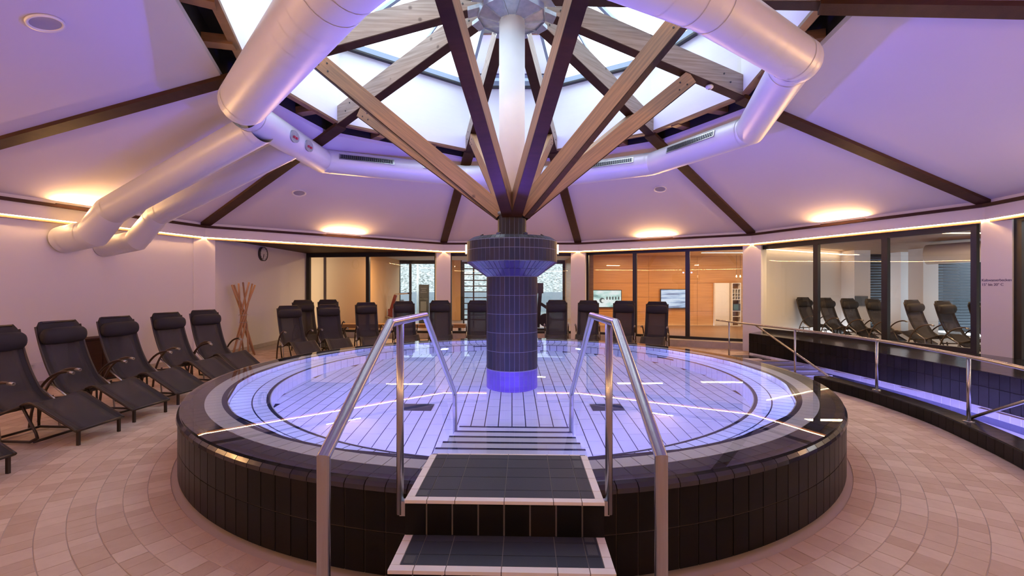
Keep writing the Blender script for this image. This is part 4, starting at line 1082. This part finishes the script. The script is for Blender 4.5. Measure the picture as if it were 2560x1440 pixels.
for k in range(7):
    a = 2*pi*k/7+.3; r0 = .235+.03*(k % 2); h = 1.62+.03*((k*37) % 3)
    p0 = Vector((r0*cos(a), r0*sin(a), 0)); pm = Vector((.055*cos(a+pi/2), .055*sin(a+pi/2), h*.50)); p1 = Vector((.235*cos(a+pi+.5), .235*sin(a+pi+.5), h))
    MB().tube(resample([p0, pm, p1], 8), .020, 8).build('pole', M['stick'], sk)
MB().lathe([(.085, .0), (.091, .0), (.091, .01), (.085, .01)], 20, closed=True).build('wire_tie', M['silver'], sk); sk.children[-1].location = (0, 0, .76)
MB().lathe([(.095, .0), (.101, .0), (.101, .01), (.095, .01)], 20, closed=True).build('wire_tie', M['silver'], sk); sk.children[-1].location = (0, 0, .93)

# ------------------------------------------------------------------ gym equipment
bn = empty('wooden_bench', (-3.6, 8.95, .12), 0, 'long low light wooden bench inside the gym glazing, left', 'bench')
B(-2.1, 2.1, -.16, .16, .14, .26).build('seat', M['panelwood'], bn)
for x in (-1.9, 0, 1.9): B(x-.04, x+.04, -.13, .13, 0, .14).build('leg', M['gymdark'], bn)
ct = empty('cross_trainer', (-4.85, 12.2, .12), 0, 'dark red cross trainer in the gym before the left window', 'exercise machine')
MB().bar((-.05, 0, .25), (.22, 0, 1.15), .12, .10, up=(0, 1, 0)).build('mast', M['gymred'], ct)
MB().bar((.18, 0, 1.18), (.78, 0, 1.22), .05, .05).build('handle', M['silver'], ct); MB().bar((.70, 0, 1.22), (.86, 0, 1.22), .06, .06).build('grip', M['gymdark'], ct)
B(-.06, .12, -.1, .1, .22, .60).build('drive_cover', M['gymred'], ct); B(-.5, .6, -.25, .25, 0, .10).build('base_frame', M['gymdark'], ct)
MB().tube(resample([Vector((-.4, -.2, .1)), Vector((-.2, -.2, .3)), Vector((.1, -.2, .25)), Vector((.5, -.2, .12))], 10), .03, 8).build('pedal_arm', M['silver'], ct)
for k, (x, y, s_) in enumerate(((-4.35, 11.6, 1.0), (-4.05, 11.9, .9), (-5.35, 11.5, .8))):
    e = empty('kettlebell', (x, y, .12), .4*k, ['large black kettlebell right of the cross trainer', 'smaller black kettlebell by the poster tower', 'black kettlebell left of the cross trainer'][k], 'kettlebell')
    mb = MB(); mb.lathe([(.17*s_*sin(pi*q/10), .17*s_-.17*s_*cos(pi*q/10)) for q in range(11)], 18); mb.build('weight', M['gymdark'], e)
    MB().tube([(x_*s_, 0, z_*s_) for x_, z_ in ((-.09, .28), (-.11, .38), (-.05, .46), (.05, .46), (.11, .38), (.09, .28))], .022*s_, 8).build('handle', M['silver'], e)
bt = empty('banner_tower', ((1060-1280)*17.2/FPX, 17.2+CAMY, .12), 0, 'tall slate advertising tower in the gym window', 'display stand')
B(-.185, .185, -.06, .06, .04, 1.56).build('panel', M['poster'], bt); B(-.23, .23, -.16, .16, 0, .04).build('base_plate', M['gymdark'], bt)
B(-.17, .17, -.064, -.060, 1.0, 1.02).build('divider_line', M['postertext'], bt)
for z, w_ in ((1.42, .22), (1.345, .16), (1.27, .24)): B(-w_/2, w_/2, -.064, -.060, z-.014, z+.014).build('printed_line', M['postertext'], bt)
B(-.12, .10, -.064, -.060, .55, .92).build('printed_figure', M['postertext'], bt)
wb = empty('climbing_bars', ((1195-1280)*16.4/FPX, 16.4+CAMY, .12), 0, 'black steel training rig with rungs behind the pool column', 'training rig')
for x in (-.52, -.16, 1.0, 1.9): B(x-.025, x+.025, -.025, .025, 0, 2.45).build('upright', M['gymdark'], wb)
for k in range(10): MB().tube([(-.55, -.01, .45+k*.21), (1.9, -.01, .45+k*.21)], .018, 8).build('rung', M['gymdark'], wb)
MB().bar((-.55, -.3, 2.40), (1.9, -.3, 2.40), .06, .06).build('top_beam', M['silver'], wb)
ex = empty('exercise_bike', ((1352-1280)*15.2/FPX, 15.2+CAMY, .12), 0, 'dark exercise bike right of the pool column in the gym', 'exercise machine')
MB().bar((-.1, 0, .1), (-.02, 0, 1.35), .12, .12, up=(0, 1, 0)).build('console_mast', M['gymdark'], ex); B(-.12, .08, -.1, .1, 1.25, 1.60).build('console', M['gymdark'], ex)
MB().bar((.0, 0, .9), (.42, 0, .62), .1, .12, up=(0, 1, 0)).build('frame_tube', M['gymdark'], ex); B(.22, .50, -.13, .13, .60, .68).build('saddle', M['gymdark'], ex); B(-.3, .6, -.2, .2, 0, .08).build('base_frame', M['gymdark'], ex)
MB().tube([(.15, -.12, .35), (.15, .12, .35)], .22, 20).build('flywheel', M['gymdark'], ex)

# ------------------------------------------------------------------ loungers
def make_lounger():
    root = empty('lounger', (0, 0, 0))
    prof = resample([Vector((0, 0, 1.13)), Vector((.05, 0, .97)), Vector((.115, 0, .80)), Vector((.22, 0, .60)), Vector((.36, 0, .42)), Vector((.52, 0, .325)), Vector((.70, 0, .335)),
                     Vector((.88, 0, .405)), Vector((.98, 0, .415)), Vector((1.08, 0, .38)), Vector((1.32, 0, .275)), Vector((1.60, 0, .155))], 44)
    hw = .265
    def sheet(i0, i1, h0, h1, th, off_=0.0, curve=.02):
        mb = MB(); V = []; n = 6
        for i in range(i0, i1+1):
            t = (prof[min(i+1, len(prof)-1)]-prof[max(i-1, 0)]).normalized(); nn = Vector((-t.z, 0, t.x)); nn = nn if nn.z > 0 or nn.x > 0 else -nn
            nn = Vector((-t.z, 0, t.x))
            for k in range(n+1):
                y = (h0+(h1-h0)*k/n)*{0: .80, 1: .925, 2: .98}.get(i, 1.0); s_ = 1-(2*y/(2*hw))**2 if abs(y) < hw else 0
                V.append(prof[i]-nn*(curve*s_)+nn*off_+Vector((0, y, 0)))
        m = i1-i0; F = [(a*(n+1)+k, a*(n+1)+k+1, (a+1)*(n+1)+k+1, (a+1)*(n+1)+k) for a in range(m) for k in range(n)]
        N0 = len(V); V2 = []
        for a in range(m+1):
            i = i0+a; t = (prof[min(i+1, len(prof)-1)]-prof[max(i-1, 0)]).normalized(); nn = Vector((-t.z, 0, t.x))
            for k in range(n+1): V2.append(V[a*(n+1)+k]-nn*th)
        F += [tuple(N0+q for q in reversed(f)) for f in F[:]]
        rim = [k for k in range(n+1)] + [a*(n+1)+n for a in range(1, m+1)] + [m*(n+1)+k for k in range(n-1, -1, -1)] + [a*(n+1) for a in range(m-1, 0, -1)]
        F += [(rim[q], rim[(q+1) % len(rim)], N0+rim[(q+1) % len(rim)], N0+rim[q]) for q in range(len(rim))]
        mb.add(V+V2, F, True); return mb
    sheet(1, 43, -.205, .205, .005).build('sling', M['sling'], root)
    sheet(0, 43, -hw, -.20, .012).build('sling_hem', M['sling_edge'], root); sheet(0, 43, .20, hw, .012).build('sling_hem', M['sling_edge'], root)
    sheet(0, 5, -hw+.005, hw-.005, .018, .012, .0).build('head_flap', M['sling_edge'], root)
    # bolster
    pb = prof[4]; t = (prof[5]-prof[3]).normalized(); nn = Vector((-t.z, 0, t.x)); c = pb+nn*.055 if nn.x > 0 else pb-nn*.055
    ys_ = [-.262, -.25, -.22, -.1, 0, .1, .22, .25, .262]; rs_ = [.03, .055, .072, .078, .078, .078, .072, .055, .03]
    mb = MB(); mb.tube([(c.x, y, c.z) for y in ys_], rs_, 16)
    mb.v = [(x, y, c.z+(z-c.z)*1.25) for x, y, z in mb.v]
    mb.build('head_bolster', M['sling_edge'], root)
    for s_ in (-1, 1):
        MB().tube([p+Vector((0, s_*hw, -.008)) for p in prof[1:]], .013, 8).build('side_rail', M['chairmetal'], root)
        y = s_*.30
        MB().tube(resample([Vector((.12, y, 0)), Vector((.17, y, .22)), Vector((.28, y, .42)), Vector((.46, y, .56)), Vector((.66, y, .615)), Vector((.80, y, .60))], 14), [.017]*2+[.016]*10+[.013, .009], 8).build('armrest', M['armwood'], root)
        MB().tube([(.72, y*.99, .606), (.80, y*.99, .600)], .018, 8).build('arm_tip', M['silver'], root)
        MB().tube([(.60, y*.96, .03), (.56, y*.96, .30), (.30, y*.97, .44)], .011, 8).build('arm_strut', M['silver'], root)
        MB().tube([(.18, y*.95, .26), (.56, y*.95, .29), (.86, y*.92, .38)], .013, 8).build('frame_bar', M['chairmetal'], root)
        MB().tube([(.34, s_*.25, .03), (.95, s_*.25, .03), (1.05, s_*.25, .07), (1.03, s_*.25, .12), (.86, s_*.26, .37)], .014, 8).build('floor_runner', M['chairmetal'], root)
        MB().tube([(.34, s_*.25, .02), (.30, s_*.27, .30)], .014, 8).build('rear_leg', M['chairmetal'], root)
        MB().bar((1.575, s_*.225, 0), (1.575, s_*.225, .15), .035, .022, up=(0, 1, 0)).build('foot_post', M['chairmetal'], root)
    for (x, z, w_) in ((.36, .03, .25), (1.0, .03, .25), (1.59, .145, .26), (.012, 1.12, .19)):
        MB().tube([(x, -w_, z), (x, w_, z)], .013, 8).build('cross_bar', M['chairmetal'], root)
    return root
proto = make_lounger(); used = [False]
def lounger(hx, hy, dx, dy, label, group, z=0.0, sc_=1.0):
    o = proto if not used[0] else copy_tree(proto); used[0] = True
    o.location = (hx, hy, z); o.rotation_euler = (0, 0, atan2(dy, dx)); o.scale = (.77, .95, sc_/1.13*1.15 if z == 0 else sc_); tag(o, label, 'lounger', group)
GL = 'loungers along the left wall'; GBk = 'loungers behind the pool'; GR_ = 'loungers in the relaxation room'
lounger(-5.44, -2.05, .99, -.10, 'charcoal lounger nearest the viewer, only its foot end in view', GL)
lounger(-5.47, -1.00, .995, -.06, 'charcoal lounger cut by the left picture edge', GL)
lounger(-5.55, -.22, .995, -.08, 'charcoal lounger in front of the dark low cabinet, left side', GL)
lounger(-5.60, .63, .99, -.14, 'charcoal lounger in front of the dark low cabinet, right side', GL)
lounger(-5.65, 1.63, .97, -.24, 'charcoal lounger left of the one beside the stick sculpture', GL)
lounger(-5.63, 2.50, .92, -.39, 'charcoal lounger nearest the stick sculpture', GL)
def back(px, d, y, dx, dy, lab):
    lounger((px-1280)*d/FPX, d+CAMY, dx, dy, lab, GBk, 0, (CAMZ-(y-720)*d/FPX)/1.15)
back(722, 10.1, 764, .72, -.69, 'lounger right of the stick sculpture, first behind the pool')
back(757, 11.4, 750, .66, -.75, 'lounger in the second row by the clock wall corner')
back(820, 10.7, 761, .60, -.80, 'second lounger behind the pool, before the cream partition')
back(820, 12.0, 749, .55, -.83, 'lounger hidden behind the second one, before the cream partition')
back(915, 11.1, 756, .46, -.89, 'lounger before the left jamb of the gym window')
back(1010, 11.3, 753, .34, -.94, 'lounger before the cross trainer')
back(1100, 11.3, 751, .20, -.98, 'lounger in front of the white pier left of the column')
back(1195, 11.3, 751, .08, -.99, 'lounger half hidden by the pool column, left side')
back(1392, 11.3, 750, -.12, -.99, 'lounger just right of the pool column')
back(1471, 11.3, 751, -.22, -.97, 'lounger before the swimmer screen')
back(1560, 11.1, 752, -.32, -.94, 'lounger between the two wall screens')
back(1643, 10.9, 754, -.42, -.91, 'lounger before the sea screen, rightmost behind the pool')
rel = [(2007, 13.15, 'farthest lounger in the relaxation room'), (2062, 12.42, 'second farthest lounger in the relaxation room'), (2118, 11.8, 'lounger just left of the wide mullion, third from the far end'),
       (2180, 11.2, 'lounger before the grey notice panel'), (2278, 10.2, 'lounger right of the wide mullion in the relaxation room'), (2355, 9.47, 'lounger before the free white pier'), (2440, 8.8, 'lounger cut off by the lettered pier')]
for (px, d, lab) in rel:
    lounger((px-1280)*d/FPX, d+CAMY, .28, -.96, 'charcoal '+lab, GR_, .15, 1.0)
